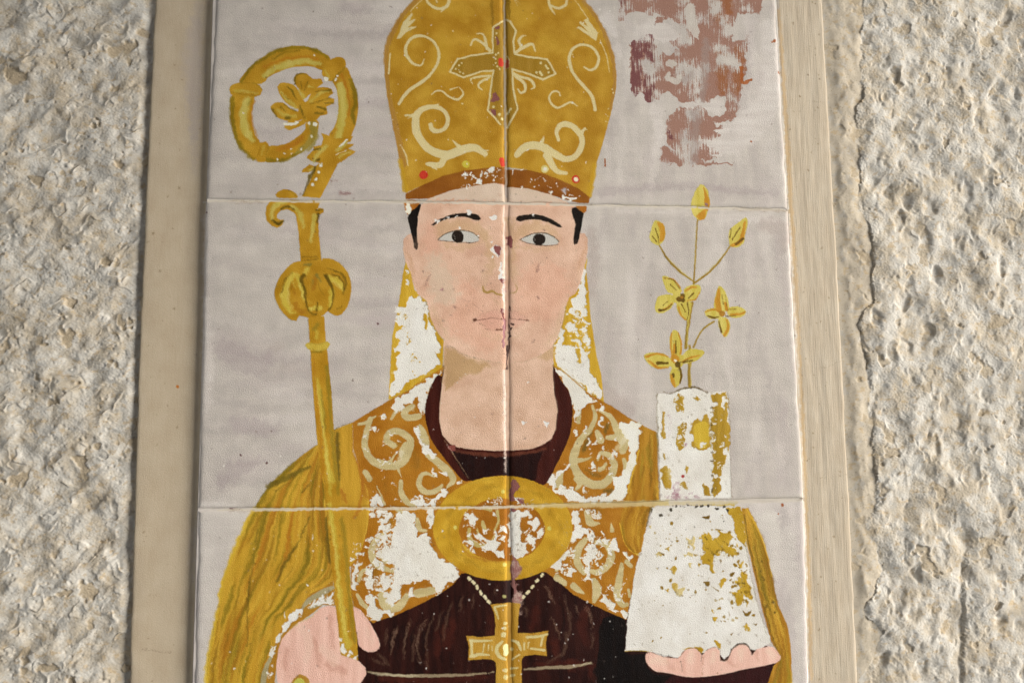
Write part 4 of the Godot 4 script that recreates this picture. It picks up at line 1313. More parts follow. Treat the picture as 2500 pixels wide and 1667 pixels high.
	stroke([105,583,134,534,164,507,226,469,296,455,352,465,395,490], [8.9,11.6,11.6,13.7,11.6,12.3,8.2])
	stroke([206,499,247,476,296,467], [4.8,6.2,4.1])
	stroke([78,638,77,700,95,783,130,833,156,851], [12.3,14.4,13.7,13.7,8.2])
	stroke([196,853,254,851,309,823], [11.6,12.3,6.8])
	stroke([470,566,486,618,488,659,478,685,484,721], [10.3,15,13.7,12.3,6.8])
	stroke([133,648,130,663], [10.3,8.9])
	brush("8a7a34", "97863c", 1, 0.8, 6, 0)
	stroke([346,728,350,764,330,801,295,827], [27.3,30.8,27.3,13.7])
	brush("a8681a", "b4761c", 1, 0.7, 5, 0)
	stroke([233,817,288,794,315,765], [13.7,17.1,10.3])
	stroke([150,648,141,684,145,728,163,771], [5.5,6.2,6.2,4.8])
	stroke([179,529,248,498,314,489,360,495], [6.8,8.9,8.9,6.8])
	stroke([438,545,463,619,467,692], [8.2,10.3,6.8])
	brush("b5a548", "c8ba68", 1, 0.85, 6, 0)
	stroke([179,559,227,528,279,510,325,505,367,513], [17.1,22.6,22.6,20.5,13.7])
	stroke([124,644,115,692,120,743,146,786], [20.5,27.3,26,17.1])
	stroke([435,586,446,648,441,711,432,777], [23.9,29.4,28.7,20.5])
	brush("a87a1a", "bd902a", 0, 1, 3, 7)
	area([65,613,70,598,100,585,138,584,166,594,176,610,170,627,153,635,125,626,94,623,74,629], true)
	area([168,818,174,793,191,789,202,807,199,832,189,861,165,860,160,851], true)
	area([373,539,385,513,409,492,433,486,451,496,453,519,438,538,417,568,396,572,375,554], true)
	brush("6b5a12", "7a6616", 1, 0.7, 4, 0)
	stroke([70,616,101,623,146,631], [2.1,3.4,2.7])
	stroke([100,586,149,587,173,607], [2.7,2.7,3.4])
	stroke([166,833,174,807], [2.7,3.4])
	stroke([198,807,193,854], [3.4,3.4])
	stroke([408,572,434,541,452,522], [4.1,5.5,2.7])
	stroke([385,517,373,543], [2.1,2.7])
	brush("b8a440", "c6b45c", 1, 0.7, 5, 0)
	stroke([84,614,125,615,160,622], [6.8,8.9,5.5])
	stroke([385,539,396,561], [8.2,10.3])
	stroke([185,803,178,836], [4.8,6.2])
	brush("a87a1a", "bd902a", 0, 1, 3, 6)
	area([284,586,280,564,294,549,322,548,343,566,371,565,378,580,361,595,334,621,313,640,299,607], true)
	area([225,598,235,585,263,583,288,597,302,622,320,659,300,674,265,660,240,635], true)
	area([204,668,216,655,244,653,286,681,307,681,321,695,293,718,252,715,224,701,208,683], true)
	area([327,644,344,606,379,595,407,601,412,616,397,631,416,634,414,653,390,664,394,690,370,696,359,709,321,721,300,696,299,659], true)
	area([251,740,266,718,300,718,324,702,321,724,294,738,266,749], true)
	brush("b8a040", "c8b458", 1, 0.8, 5, 0)
	stroke([299,607,313,633], [8.2,10.3])
	stroke([239,613,261,645,289,670], [8.2,12.3,6.8])
	stroke([227,679,251,697,286,700], [6.8,12.3,8.2])
	stroke([338,647,368,617,396,609], [8.2,11.6,6.8])
	stroke([330,592,344,595], [8.9,6.8])
	brush("5a4a10", "6e5a16", 1, 0.85, 4, 0)
	stroke([284,586,284,562,298,550,322,551], [5.5,6.2,5.5,2.7])
	stroke([326,577,316,607], [4.8,3.4])
	stroke([257,594,281,623,292,641], [2.7,7.5,2.7])
	stroke([241,620,264,641], [2.7,3.4])
	stroke([251,660,289,681], [4.1,4.8])
	stroke([210,676,224,701], [8.2,4.8])
	stroke([237,668,255,682], [5.5,3.4])
	stroke([301,659,310,688,321,713], [4.8,5.5,2.7])
	stroke([338,654,372,643,404,631], [3.4,4.1,2.7])
	stroke([354,610,403,605], [2.7,6.2])
	stroke([400,616,412,612], [3.4,2.7])
	stroke([362,665,387,675], [8.2,6.8])
	stroke([356,687,380,687], [6.8,4.8])
	stroke([383,650,411,649], [4.1,6.2])
	stroke([302,578,309,604], [3.4,2.7])
	stroke([255,707,266,705], [10.3,10.3])
	brush("e2ddca", "d8d0b8", 3, 1, 5, -10)
	stroke([255,726,276,727,294,721], [10.3,11.6,4.8])
	dots([389,567,353,727], 6.8)
	dots([383,563,419,566,427,556,333,722,292,718], 4.4)
	dots([347,480,117,690,309,814,274,814,252,828,229,849,343,768,276,829], 3.1)
	# crozier shaft
	brush("a87a1a", "bd902a", 0, 1, 3, 6)
	area([374,756,381,778,375,800,347,804,351,815,328,837,327,844,341,855,369,860,358,873,337,866,314,884,312,895,334,895,352,884,342,920,328,949,312,978,374,982,401,926,431,861,455,848,491,818,465,811,486,793,458,793,482,767,472,765,423,777,402,767], false)
	area([229,981,236,960,253,953,277,956,300,981], true)
	area([314,990,284,988,236,990,209,993,198,1014,195,1036,200,1061,218,1080,235,1085,252,1072,254,1056,245,1058,234,1053,234,1039,244,1026,264,1022,285,1031,296,1045,303,1088,307,1130,313,1199,382,1199,376,1151,370,1087,369,1041,386,1031,386,1019,371,1015,359,1023,367,1016,376,989], false)
	brush("4a3a0c", "5c4a12", 1, 0.85, 4, 0)
	stroke([358,873,338,913,328,945,315,974], [8.2,11.6,6.8,2.7])
	stroke([348,855,368,849], [8.2,8.9])
	stroke([352,815,373,811], [6.8,6.2])
	stroke([217,1059,235,1069,252,1062], [8.2,10.3,8.2])
	stroke([242,1023,264,1012,288,1024], [4.8,7.5,4.1])
	stroke([368,1037,366,1066], [8.2,4.1])
	stroke([362,1023,381,1021], [6.2,4.8])
	stroke([320,1183,366,1181], [3.4,3.4])
	stroke([315,1197,370,1189], [4.1,3.4])
	stroke([270,956,295,977], [3.4,3.4])
	stroke([408,930,426,872], [2.1,2.1])
	brush("b5a548", "c4b462", 1, 0.8, 5, 0)
	stroke([216,1053,217,1025,237,1003,264,999], [11.6,15,15,8.2])
	stroke([281,1010,308,1034,320,1084], [13.7,16.4,6.8])
	stroke([356,1041,351,1080,345,1132], [15,15,6.8])
	stroke([348,855,365,829,392,800], [10.3,11.6,11.6])
	stroke([427,817,455,791], [8.9,11.6])
	stroke([434,839,472,820], [7.5,5.5])
	stroke([338,884,348,877], [10.3,8.2])
	brush("e0dcc8", "d8d2b8", 3, 1, 5, -8)
	dots([374,869,367,891,359,917,348,935], 5.1)
	stroke([437,803,458,780], [4.8,6.8])
	stroke([424,828,458,817], [3.4,2.7])
	stroke([372,865,379,862], [6.2,4.8])
	brush("a87a1a", "bd902a", 0, 1, 2, 6)
	area([340,1381,343,1418,346,1452,351,1509,356,1582,364,1667,374,1773,385,1865,399,1936,406,1993,415,2076,423,2158,434,2240,441,2313,450,2374,459,2463,514,2481,510,2404,499,2331,490,2262,483,2180,471,2097,460,2015,446,1910,435,1815,427,1731,420,1633,410,1552,406,1509,399,1465,393,1381], false)
	area([313,1197,282,1208,255,1237,235,1275,229,1307,240,1341,261,1373,285,1393,302,1397,312,1379,339,1386,390,1379,403,1365,427,1379,447,1376,468,1348,479,1305,479,1270,466,1232,442,1204,411,1188,384,1188,382,1199], true)
	brush("b9a136", "c9b24a", 1, 0.8, 6, 0)
	stroke([364,1582,377,1607,391,1709,410,1857,420,1962], [8.5,12.8,8.5,10.3,8.5])
	stroke([416,1993,439,2118,450,2240,470,2383,483,2435], [12.8,14.5,12.8,17.1,21.4])
	stroke([371,1452,368,1431], [12.8,8.5])
	stroke([406,1828,413,1878,428,1920], [12.8,17.1,12.8])
	stroke([421,2027,430,2064], [17.1,12.8])
	brush("8a7a2c", "7c6c20", 1, 0.6, 6, 0)
	stroke([402,1547,411,1633,421,1752,433,1857,447,1962], [10.3,12.8,10.3,12.8,8.5])
	stroke([458,2035,472,2159,481,2261,491,2343,502,2424], [10.3,11.1,10.3,12.8,10.3])
	stroke([370,1405,362,1422], [12.8,17.1])
	stroke([386,1624,403,1752], [6,8.5])
	brush("a8701a", "b47c20", 1, 0.6, 6, 0)
	stroke([359,1517,370,1646,384,1773,398,1899], [8.5,8.5,10.3,6.8])
	stroke([412,2014,435,2199,454,2362], [3.4,5.1,4.3])
	brush("5c5024", "4e4420", 1, 0.7, 3, 0)
	stroke([339,1392,345,1452], [1.7,1.7])
	stroke([349,1509,358,1607,373,1752], [2.1,1.7,1.7])
	stroke([408,1539,420,1642,426,1710], [2.1,1.7,1.7])
	stroke([430,1752,437,1820,449,1920], [2.1,2.1,2.6])
	stroke([401,1910,413,2035,427,2158], [1.7,2.1,1.7])
	stroke([434,2240,441,2313,454,2402,461,2463], [1.7,1.7,2.6,2.6])
	stroke([483,2180,499,2323,510,2416], [1.7,2.1,1.7])
	brush("b99a30", "c7ac48", 1, 1, 3, 6)
	area([332,1478,339,1468,371,1472,405,1465,413,1474,405,1489,376,1497,342,1491], true)
	brush("7c6618", "8a7420", 1, 0.8, 3, 0)
	stroke([342,1470,371,1474,401,1468], [2.1,2.6,2.1])
	stroke([346,1489,376,1495,401,1489], [2.1,2.6,2.1])
	stroke([355,1500,388,1500], [6,6])
	brush("c0a838", "d0bc58", 1, 0.85, 6, 0)
	stroke([292,1240,269,1275,261,1317,278,1362,295,1369], [13.7,20.5,21.9,19.1,6.8])
	stroke([304,1247,319,1292,326,1327], [12.3,19.1,6.8])
	stroke([408,1250,439,1267,455,1295], [13.7,17.1,8.2])
	stroke([417,1292,413,1341], [17.1,15])
	stroke([345,1357,379,1353], [15,15])
	stroke([338,1222,330,1236], [10.3,10.3])
	stroke([289,1257,296,1285], [5.5,4.1])
	stroke([338,1331,348,1334], [4.1,4.8])
	brush("55420e", "6a5212", 1, 0.85, 4, 0)
	stroke([325,1243,316,1261,329,1296,332,1338,345,1367,366,1376], [12.3,11.6,6.2,6.8,6.2,4.8])
	stroke([395,1246,409,1267,421,1302,418,1341,406,1360], [12.3,11.6,7.5,5.5,6.8])
	stroke([289,1235,262,1261,254,1303], [2.1,4.8,4.1])
	stroke([399,1221,442,1235,463,1270,453,1306], [2.7,5.5,5.5,3.4])
	stroke([415,1239,450,1260,457,1291], [2.7,6.2,5.5])
	stroke([370,1334,367,1365], [4.1,6.2])
	stroke([283,1268,286,1292,293,1306], [2.7,3.4,1.5])
	stroke([371,1267,378,1292,392,1313], [2.1,2.7,1.5])
	stroke([434,1358,447,1348], [2.1,4.8])
	brush("d6c468", "e0d07c", 1, 0.6, 6, 0)
	stroke([276,1285,273,1320,288,1355], [5.5,7.5,4.1])
	stroke([310,1275,321,1313], [4.8,6.2])
	stroke([422,1264,446,1285], [5.5,6.8])
	stroke([371,1607,383,1692,404,1828,415,1920], [3.4,5.1,3.4,4.3])
	stroke([421,2035,439,2142,453,2281,475,2403], [3.4,5.1,4.3,6])
	stroke([223,1021,244,1001], [4.8,4.8])
	stroke([347,1066,345,1116], [4.1,3.4])
	brush("9a6418", "a6701c", 1, 0.7, 6, 0)
	stroke([297,1338,311,1362,332,1365], [13.7,20.5,10.3])
	stroke([361,1250,358,1292], [10.3,10.3])
	stroke([290,1278,297,1310], [4.8,6.8])
	brush("6a6a34", "747038", 1, 0.6, 5, 0)
	stroke([364,1243,381,1267], [10.3,3.4])
	stroke([354,1260,348,1292], [4.8,2.1])
	stroke([326,1208,346,1208], [10.3,10.3])
	brush("4c4628", "4c4628", 3, 0.6, 3, 0)
	stroke([307,1116,313,1197], [1.5,1.7])
	stroke([372,1080,382,1186], [1.5,1.7])
	stroke([235,1275,229,1310,240,1343,264,1376,288,1395], [1.5,1.7,1.7,2.1,2.1])
	stroke([418,1190,449,1207,466,1232,479,1274], [1.5,1.7,1.7,1.5])
	brush("3c2f10", "3c2f10", 3, 0.8, 4, 0)
	dots([424,2103,422,2088,451,2093], 2.1)
	brush("e2ddd2", "dcd6c8", 3, 1, 6, -12)
	area([459,2431,467,2428,479,2455,471,2459,459,2451], true)
	dots([459,2415,487,2457,504,2472,484,2468], 5.1)
	dots([494,2461,352,2245,265,2243], 3.4)
	stroke([368,2088,367,2100], [2.6,4.3])
	# left hand, cuff and ring
	brush("9c6c20", "ad7c2a", 1, 1, 3, 5)
	area([432,2232,407,2252,358,2275,331,2315,294,2342,271,2378,255,2422,244,2453,225,2496,218,2543,213,2712,245,2713,259,2497,268,2430,295,2391,327,2363,376,2328,400,2308,441,2311], false)
	brush("9a9270", "a8a080", 2, 0.9, 4, 4)
	stroke([337,2317,359,2291,387,2276,432,2254], [8.5,17.1,19.7,12.8])
	stroke([218,2555,227,2500,240,2469,248,2441], [17.1,18.8,12.8,3.4])
	stroke([363,2316,384,2308,416,2293], [8.5,11.1,4.3])
	brush("e2ddd2", "d8d2c6", 0, 1, 12, -20)
	area([271,2384,294,2344,318,2324,337,2323,331,2341,303,2359,287,2382,273,2391], true)
	area([412,2301,421,2272,428,2270,430,2293,439,2304], true)
	area([255,2418,262,2400,279,2390,273,2414,263,2421], true)
	area([250,2439,255,2426,260,2438,254,2442], true)
	area([272,2336,280,2332,278,2340], true)
	specks([375,2296,412,2280,412,2305,375,2308], 24, 2, 6)
	specks([232,2449,255,2418,256,2449,240,2461], 14, 2, 5)
	specks([236,2508,245,2509,245,2529,237,2528], 12, 2, 5)
	specks([351,2303,375,2292,367,2324], 8, 2, 5)
	brush("dbac98", "e6bca8", 1, 1, 2, 5)
	area([259,2497,264,2446,275,2410,295,2387,327,2359,364,2344,388,2320,416,2311,441,2315,450,2374,459,2463,514,2481,537,2505,541,2525,525,2548,522,2584,494,2642,401,2671,316,2649,275,2596,264,2541], false)
	area([498,2315,515,2323,544,2356,559,2381,578,2417,581,2446,557,2458,537,2453,516,2436,510,2404], true)
	brush("b4b060", "c4c074", 3, 0.8, 5, 0)
	stroke([295,2387,327,2361,364,2345,388,2321], [2.1,3,3.8,2.1])
	brush("c08a74", "c08a74", 1, 0.5, 8, 0)
	stroke([377,2413,386,2453,394,2501], [12.8,17.1,12.8])
	stroke([288,2438,285,2498], [12.8,17.1])
	stroke([425,2345,434,2442], [12.8,8.5])
	stroke([419,2489,472,2515], [25.6,17.1])
	brush("e0bda6", "e0bda6", 1, 0.5, 8, 0)
	stroke([336,2379,357,2420,354,2480], [25.6,25.6,17.1])
	stroke([402,2441,439,2482], [25.6,34.2])
	stroke([536,2384,557,2425], [12.8,12.8])
	brush("8a7a6a", "7a6a58", 3, 0.6, 3, 0)
	stroke([501,2317,528,2344,553,2376], [2.1,2.1,1.7])
	stroke([559,2455,580,2444], [1.7,1.7])
	stroke([463,2467,514,2481], [1.7,2.1])
	brush("a87a2c", "b4873a", 0, 1, 3, 5)
	area([366,2556,364,2567,359,2578,352,2585,342,2589,332,2589,323,2584,315,2577,309,2566,307,2554,309,2542,314,2532,322,2524,331,2520,341,2521,351,2525,359,2533,364,2544], true)
	brush("b4ac48", "c4be60", 0, 1, 3, 5)
	area([355,2563,354,2574,350,2583,344,2590,337,2594,329,2594,322,2590,316,2582,312,2573,310,2562,312,2551,315,2542,321,2535,328,2531,336,2531,343,2535,349,2543,353,2552], true)
	# right hand under the tower
	brush("dcae9a", "e4bca8", 1, 1, 2, 5)
	area([1438,2483,1459,2480,1493,2494,1544,2500,1558,2484,1580,2472,1606,2473,1625,2493,1640,2478,1667,2469,1684,2482,1685,2511,1709,2508,1723,2480,1745,2464,1772,2465,1788,2485,1792,2496,1806,2481,1837,2473,1863,2474,1879,2490,1889,2507,1874,2523,1826,2534,1760,2543,1694,2556,1629,2562,1568,2561,1508,2547,1470,2541,1445,2520,1436,2502], true)
	brush("c89580", "c89580", 1, 0.5, 8, 0)
	stroke([1557,2511,1564,2544], [8.5,12.8])
	stroke([1631,2496,1621,2529], [8.5,6])
	stroke([1501,2510,1526,2531], [17.1,17.1])
	stroke([1709,2515,1734,2532], [17.1,12.8])
	stroke([1806,2488,1813,2518], [8.5,8.5])
	brush("e4c6ae", "e4c6ae", 1, 0.6, 8, 0)
	stroke([1458,2504,1501,2510], [17.1,21.4])
	stroke([1588,2487,1587,2512], [21.4,21.4])
	stroke([1754,2479,1752,2508], [21.4,17.1])
	stroke([1662,2485,1661,2514], [17.1,17.1])
	stroke([1841,2485,1867,2502], [17.1,17.1])
	brush("6e5a4c", "5c4a3c", 3, 0.9, 3, 0)
	stroke([1438,2484,1459,2480,1493,2494,1544,2499,1560,2484], [3,3,3,3,2.4])
	stroke([1560,2483,1580,2472,1606,2472,1625,2492], [2.4,2.4,2.4,2.4])
	stroke([1640,2478,1667,2469,1684,2481,1685,2512], [2.4,2.4,3,3])
	stroke([1685,2512,1709,2509,1725,2478,1746,2463], [3,3.6,4.8,4.8])
	stroke([1746,2462,1772,2464,1788,2485,1790,2496,1806,2480], [4.8,4.8,3.6,3,3])
	stroke([1553,2511,1558,2540], [2.4,2.4])
	stroke([1625,2492,1620,2513], [3.6,2.4])
	brush("2e2418", "3c3020", 3, 0.9, 5, 0)
	stroke([1721,2478,1741,2463,1772,2461,1788,2481], [2.1,4.3,3.8,3.4])
	area([1692,2504,1704,2511,1718,2495,1709,2509,1696,2514], true)
	stroke([1793,2481,1802,2483], [4.3,2.6])
	brush("7a4a20", "7a4a20", 3, 0.8, 3, 0)
	stroke([1627,2500,1624,2562,1626,2574], [1.5,1.7,2.1])
	dots([1674,2550], 2.1)
	# flowering stems above the tower
	brush("8f7226", "a38636", 1, 1, 3, 5)
	stroke([1524,1133,1547,1174,1582,1215,1636,1256], [6,7.7,7.7,6])
	stroke([1659,1042,1654,1104,1646,1187,1639,1260], [5.1,5.1,6,6])
	stroke([1770,1133,1739,1177,1691,1227,1638,1265], [5.1,6.8,6.8,7.7])
	stroke([1631,1332,1618,1386,1609,1440,1604,1486], [10.3,12.8,11.1,9.4])
	stroke([1706,1395,1671,1417,1647,1449,1630,1485], [5.1,6.8,6.8,6])
	stroke([1614,1537,1612,1577,1613,1616], [11.1,11.1,9.4])
	stroke([1617,1480,1617,1546], [8.5,8.5])
	brush("c4b254", "d0c068", 1, 0.8, 3, 0)
	stroke([1552,1174,1587,1212,1631,1248], [2.6,3.4,2.6])
	stroke([1653,1068,1644,1196], [2.1,2.6])
	stroke([1628,1336,1615,1390,1610,1480], [4.3,5.1,3.4])
	stroke([1754,1154,1701,1209,1654,1250], [2.1,2.6,2.1])
	stroke([1694,1399,1652,1437], [2.6,2.6])
	stroke([1618,1541,1617,1612], [3.4,3.4])
	brush("5a4a1a", "5a4a1a", 1, 0.7, 3, 0)
	stroke([1528,1138,1547,1176,1578,1217], [1.7,3.4,1.5])
	stroke([1661,1045,1656,1114,1650,1169], [1.7,1.7,1.5])
	stroke([1758,1154,1729,1191,1696,1223], [1.7,2.1,1.7])
	stroke([1621,1359,1610,1404,1603,1475], [2.1,2.6,2.6])
	stroke([1671,1419,1640,1462], [2.1,2.6])
	stroke([1609,1546,1608,1608], [2.1,3])
	brush("bfab46", "cebd62", 1, 1, 3, 5)
	area([1638,989,1651,948,1675,915,1697,933,1705,975,1697,1012,1684,1040,1666,1045,1650,1031,1639,1008], true)
	area([1510,1046,1537,1055,1546,1083,1540,1115,1521,1133,1499,1124,1489,1106,1496,1079], true)
	area([1832,1031,1836,1057,1825,1094,1817,1126,1791,1138,1770,1131,1770,1080,1794,1057], true)
	area([1529,1240,1559,1246,1585,1269,1598,1291,1580,1301,1548,1296,1535,1269], true)
	area([1603,1287,1626,1271,1662,1273,1659,1300,1638,1323,1615,1327,1607,1309], true)
	area([1502,1341,1516,1310,1557,1303,1572,1319,1556,1350,1528,1368,1506,1364], true)
	area([1576,1337,1606,1325,1628,1332,1623,1368,1613,1395,1586,1373], true)
	area([1726,1273,1744,1286,1756,1318,1757,1354,1732,1363,1707,1354,1711,1314], true)
	area([1673,1361,1696,1350,1737,1359,1731,1381,1695,1388,1677,1377], true)
	area([1750,1354,1787,1343,1819,1361,1800,1381,1763,1381], true)
	area([1720,1386,1745,1381,1760,1399,1757,1430,1740,1451,1723,1422], true)
	area([1564,1424,1584,1440,1592,1480,1586,1511,1559,1520,1549,1484,1550,1449], true)
	area([1459,1511,1488,1502,1528,1506,1550,1524,1545,1551,1509,1557,1474,1542], true)
	area([1586,1520,1610,1493,1646,1491,1668,1500,1649,1524,1608,1540,1586,1538], true)
	area([1545,1577,1560,1550,1582,1550,1590,1581,1580,1608,1566,1621,1549,1603], true)
	area([1566,1301,1598,1300,1615,1327,1587,1341,1565,1323], true)
	area([1548,1520,1591,1511,1594,1542,1567,1560,1547,1546], true)
	brush("b57c20", "c28c2c", 1, 0.95, 4, 0)
	area([1684,924,1705,975,1697,1012,1686,989,1687,956], true)
	area([1655,1029,1690,1003,1684,1041,1666,1045], true)
	area([1519,1051,1537,1055,1545,1083,1538,1115,1524,1124,1527,1087], true)
	stroke([1827,1047,1818,1089,1806,1117,1777,1131], [8.5,12.8,15.4,10.3])
	stroke([1534,1247,1568,1251,1592,1278], [3.4,6,5.1])
	stroke([1609,1291,1630,1278,1648,1278], [4.3,8.5,5.1])
	stroke([1615,1325,1643,1318,1657,1296], [3.4,5.1,4.3])
	stroke([1515,1359,1542,1350,1561,1332], [6.8,6,3.4])
	stroke([1583,1346,1591,1373,1608,1390], [5.1,6.8,4.3])
	stroke([1726,1286,1720,1323,1723,1354], [8.5,18.8,21.4])
	stroke([1747,1331,1750,1354], [8.5,11.1])
	stroke([1677,1363,1700,1354,1732,1356], [4.3,6.8,5.1])
	stroke([1763,1372,1795,1370,1814,1363], [6,10.3,6])
	stroke([1749,1390,1753,1417,1738,1444], [6,10.3,8.5])
	stroke([1557,1435,1552,1475,1555,1506], [6,6.8,5.1])
	stroke([1580,1435,1589,1475,1584,1506], [3.4,6.8,6.8])
	stroke([1565,1475,1562,1502], [8.5,10.3])
	stroke([1468,1515,1506,1506,1541,1515], [10.3,7.7,4.3])
	stroke([1474,1529,1505,1551,1540,1553], [7.7,9.4,5.1])
	stroke([1590,1533,1618,1520,1649,1511], [6,8.5,4.3])
	stroke([1550,1577,1556,1599,1562,1616], [6.8,12.8,6.8])
	stroke([1586,1577,1580,1603], [6,5.1])
	dots([1566,1524], 14.5)
	brush("6a4c12", "55400e", 1, 0.92, 3, 0)
	stroke([1512,1074,1520,1106,1522,1124], [3.8,5.1,3.2])
	stroke([1500,1101,1513,1119], [3.8,5.1])
	stroke([1777,1071,1772,1103], [3.2,5.1])
	stroke([1808,1068,1793,1089,1780,1112], [4.5,5.1,3.8])
	stroke([1817,1107,1791,1126], [9,7.7])
	stroke([1538,1247,1568,1253,1589,1282], [2.6,4.5,3.2])
	stroke([1558,1269,1576,1287], [4.5,3.8])
	stroke([1636,1298,1620,1316], [6.4,5.1])
	stroke([1517,1357,1537,1355,1560,1337], [10.3,5.1,3.8])
	stroke([1529,1341,1547,1328], [3.8,3.8])
	stroke([1594,1337,1607,1363], [5.1,3.8])
	stroke([1615,1332,1618,1368,1611,1390], [5.1,4.5,3.2])
	stroke([1684,1377,1704,1383,1722,1379], [5.1,7.7,3.8])
	stroke([1747,1377,1781,1376], [5.1,3.2])
	stroke([1755,1354,1782,1352], [3.2,3.8])
	stroke([1736,1304,1740,1336], [3.2,3.8])
	stroke([1748,1304,1752,1340], [2.6,3.2])
	stroke([1722,1395,1729,1431], [4.5,7.7])
	stroke([1505,1537,1541,1537], [11.5,6.4])
	stroke([1570,1462,1570,1502], [3.8,6.4])
	stroke([1595,1535,1626,1529], [6.4,5.1])
	stroke([1580,1550,1586,1577,1580,1605], [7.7,7.7,5.1])
	stroke([1557,1574,1559,1583], [9,7.7])
	stroke([1610,1526,1578,1537], [3.8,3.8])
	dots([1586,1319], 9.4)
	dots([1598,1307,1599,1321], 8.5)
	dots([1574,1542], 10.3)
	brush("a06a1c", "b07a24", 1, 0.9, 3, 0)
	dots([1734,1368], 10.3)
	dots([1595,1312], 5.1)
	brush("5a4416", "5a4416", 1, 0.7, 3, 0)
	stroke([1723,1359,1743,1368,1736,1377], [2.6,3,2.6])
	brush("e8e0c8", "e8e0c8", 3, 1, 3, 0)
	dots([1566,1529], 4.7)
	brush("5c5844", "6a6650", 3, 0.55, 2, 0)
	stroke([1675,914,1698,933,1706,972], [1.5,1.5,1.5])
	stroke([1638,989,1652,948,1672,916], [1.5,1.5,1.5])
	stroke([1502,1046,1490,1101,1499,1124], [1.7,1.7,1.7])
	stroke([1838,1047,1826,1098], [1.5,1.7])
	stroke([1528,1240,1559,1246,1585,1269,1598,1289], [1.5,1.5,1.5,1.5])
	stroke([1499,1341,1516,1310,1557,1303], [1.5,1.5,1.5])
	stroke([1653,1269,1671,1274,1659,1300], [1.7,2.1,1.5])
	stroke([1457,1511,1488,1501,1528,1506,1548,1522], [1.5,1.5,1.5,1.5])
	stroke([1459,1513,1474,1544,1509,1559,1542,1560], [1.5,1.7,1.7,1.5])
	stroke([1610,1493,1646,1490], [1.5,1.5])
	stroke([1578,1355,1595,1384,1613,1395], [1.5,1.7,1.5])
	stroke([1673,1360,1696,1349], [1.5,1.5])
	stroke([1787,1341,1820,1361], [1.5,1.5])
	brush("8a6a6e", "8a6a6e", 3, 0.9, 4, 0)
	dots([1693,986], 5.1)
	# grime and remnants on the bare white places
	brush("a89a86", "8f7f68", 3, 0.7, 4, 0)
	specks([1472,2020,1772,2024,1851,2456,1373,2469], 160, 1, 3)
	specks([628,2021,746,2089,838,2215,754,2271,609,2305,620,2121], 110, 1, 3)
	specks([666,1325,736,1348,772,1485,638,1515], 50, 1, 2)
	specks([1157,1497,1271,1510,1312,1659,1213,1580], 50, 1, 2)
	specks([1503,1638,1745,1635,1740,1996,1502,1993], 90, 1, 3)
	specks([1003,2018,1052,2023,1046,2165,1001,2164], 50, 1, 3)
	specks([1128,1920,1318,1974,1318,1995,1175,1980], 30, 1, 2)
	specks([1145,2045,1253,2080,1164,2209], 40, 1, 2)
	specks([617,1574,780,1562,729,1661,626,1695], 40, 1, 2)
	brush("d0c8ba", "e9e6de", 0, 0.5, 14, 0)
	stroke([1480,2050,1466,2219,1426,2425], [34.2,51.3,25.6])
	stroke([1601,2094,1574,2262,1546,2449], [42.7,68.4,34.2])
	stroke([1682,2307,1764,2434], [42.7,34.2])
	stroke([649,2059,658,2162,671,2224], [25.6,38.5,25.6])
	stroke([696,1348,696,1439,660,1503], [17.8,26.7,17.8])
	stroke([1187,1514,1265,1576], [17.1,25.6])
	stroke([1537,1686,1536,1882,1577,1968], [17.1,25.6,25.6])
	# joints left bare
	brush("d3c9b6", "c2b6a2", 3, 0.9, 7, 0)
	stroke([-12,994,78,994,185,994,346,992], [6.7,9.4,8,9.4])
	stroke([360,992,536,990,673,989,810,990], [9.4,6.7,10.7,6.7])
	stroke([817,990,999,991,1131,992], [8,10.7,8])
	stroke([1152,992,1371,993,1513,994,1657,995], [9.4,6.7,9.4,8])
	stroke([1668,997,1801,998,1988,1002], [8,9.4,6.7])
	stroke([66,2006,207,2006,284,2007,362,2007], [5.4,8,10.7,8])
	stroke([372,2007,544,2008,676,2009,821,2009], [9.4,6.7,10.7,6.7])
	stroke([835,2010,995,2009,1076,2008], [9.4,10.7,8])
	brush("8a7460", "9a8470", 3, 0.6, 8, 0)
	stroke([78,998,185,998], [4,5.4])
	stroke([673,993,810,995], [4,4])
	stroke([104,2010,181,2011], [5.4,4])
	stroke([1801,1002,1983,1006], [4,5.4])
	brush("c9b888", "bfae86", 3, 0.8, 4, 0)
	stroke([1076,2006,1347,2005,1539,2002], [13.4,18.8,18.8])
	brush("c9bfb0", "bfb4a4", 3, 0.8, 4, 0)
	stroke([1539,2002,1762,1999,1995,1995], [18.8,21.4,18.8])
	brush("a99c92", "b5a89c", 3, 0.85, 3, 0)
	stroke([999,250,998,636,999,969], [6.7,8,6.7])
	brush("a8741f", "b5842c", 1, 0.9, 3, 0)
	stroke([787,1554,724,1586,669,1627,605,1660], [3.4,4.3,3.8,3.4])
	stroke([1149,1544,1191,1571,1225,1601,1273,1642], [3.4,4.3,4.3,4.3])
	brush("5c4a20", "6a5626", 3, 0.6, 3, 0)
	stroke([669,1627,605,1660,542,1698], [2.1,2.1,2.6])
	stroke([1273,1639,1343,1680,1408,1724,1443,1742], [2.6,2.6,2.1,2.1])
	stroke([1152,1543,1225,1599], [1.5,1.5])
	stroke([746,1570,724,1586], [1.5,1.5])
	brush("e6e0d4", "dcd4c6", 3, 0.9, 3, 0)  # bare right rims, with the brightness of their lit edge painted in
	stroke([1972,219,1978,326,1981,509,1983,720,1986,956,1987,997], [6.7,9.4,8,10.7,9.4,8])
	stroke([1992,1015,1995,1304,1998,1558,1996,1808,1995,1986], [6.7,9.4,10.7,9.4,9.4])
	stroke([1994,2006,1992,2161,1989,2347,1979,2592], [9.4,10.7,9.4,9.4])
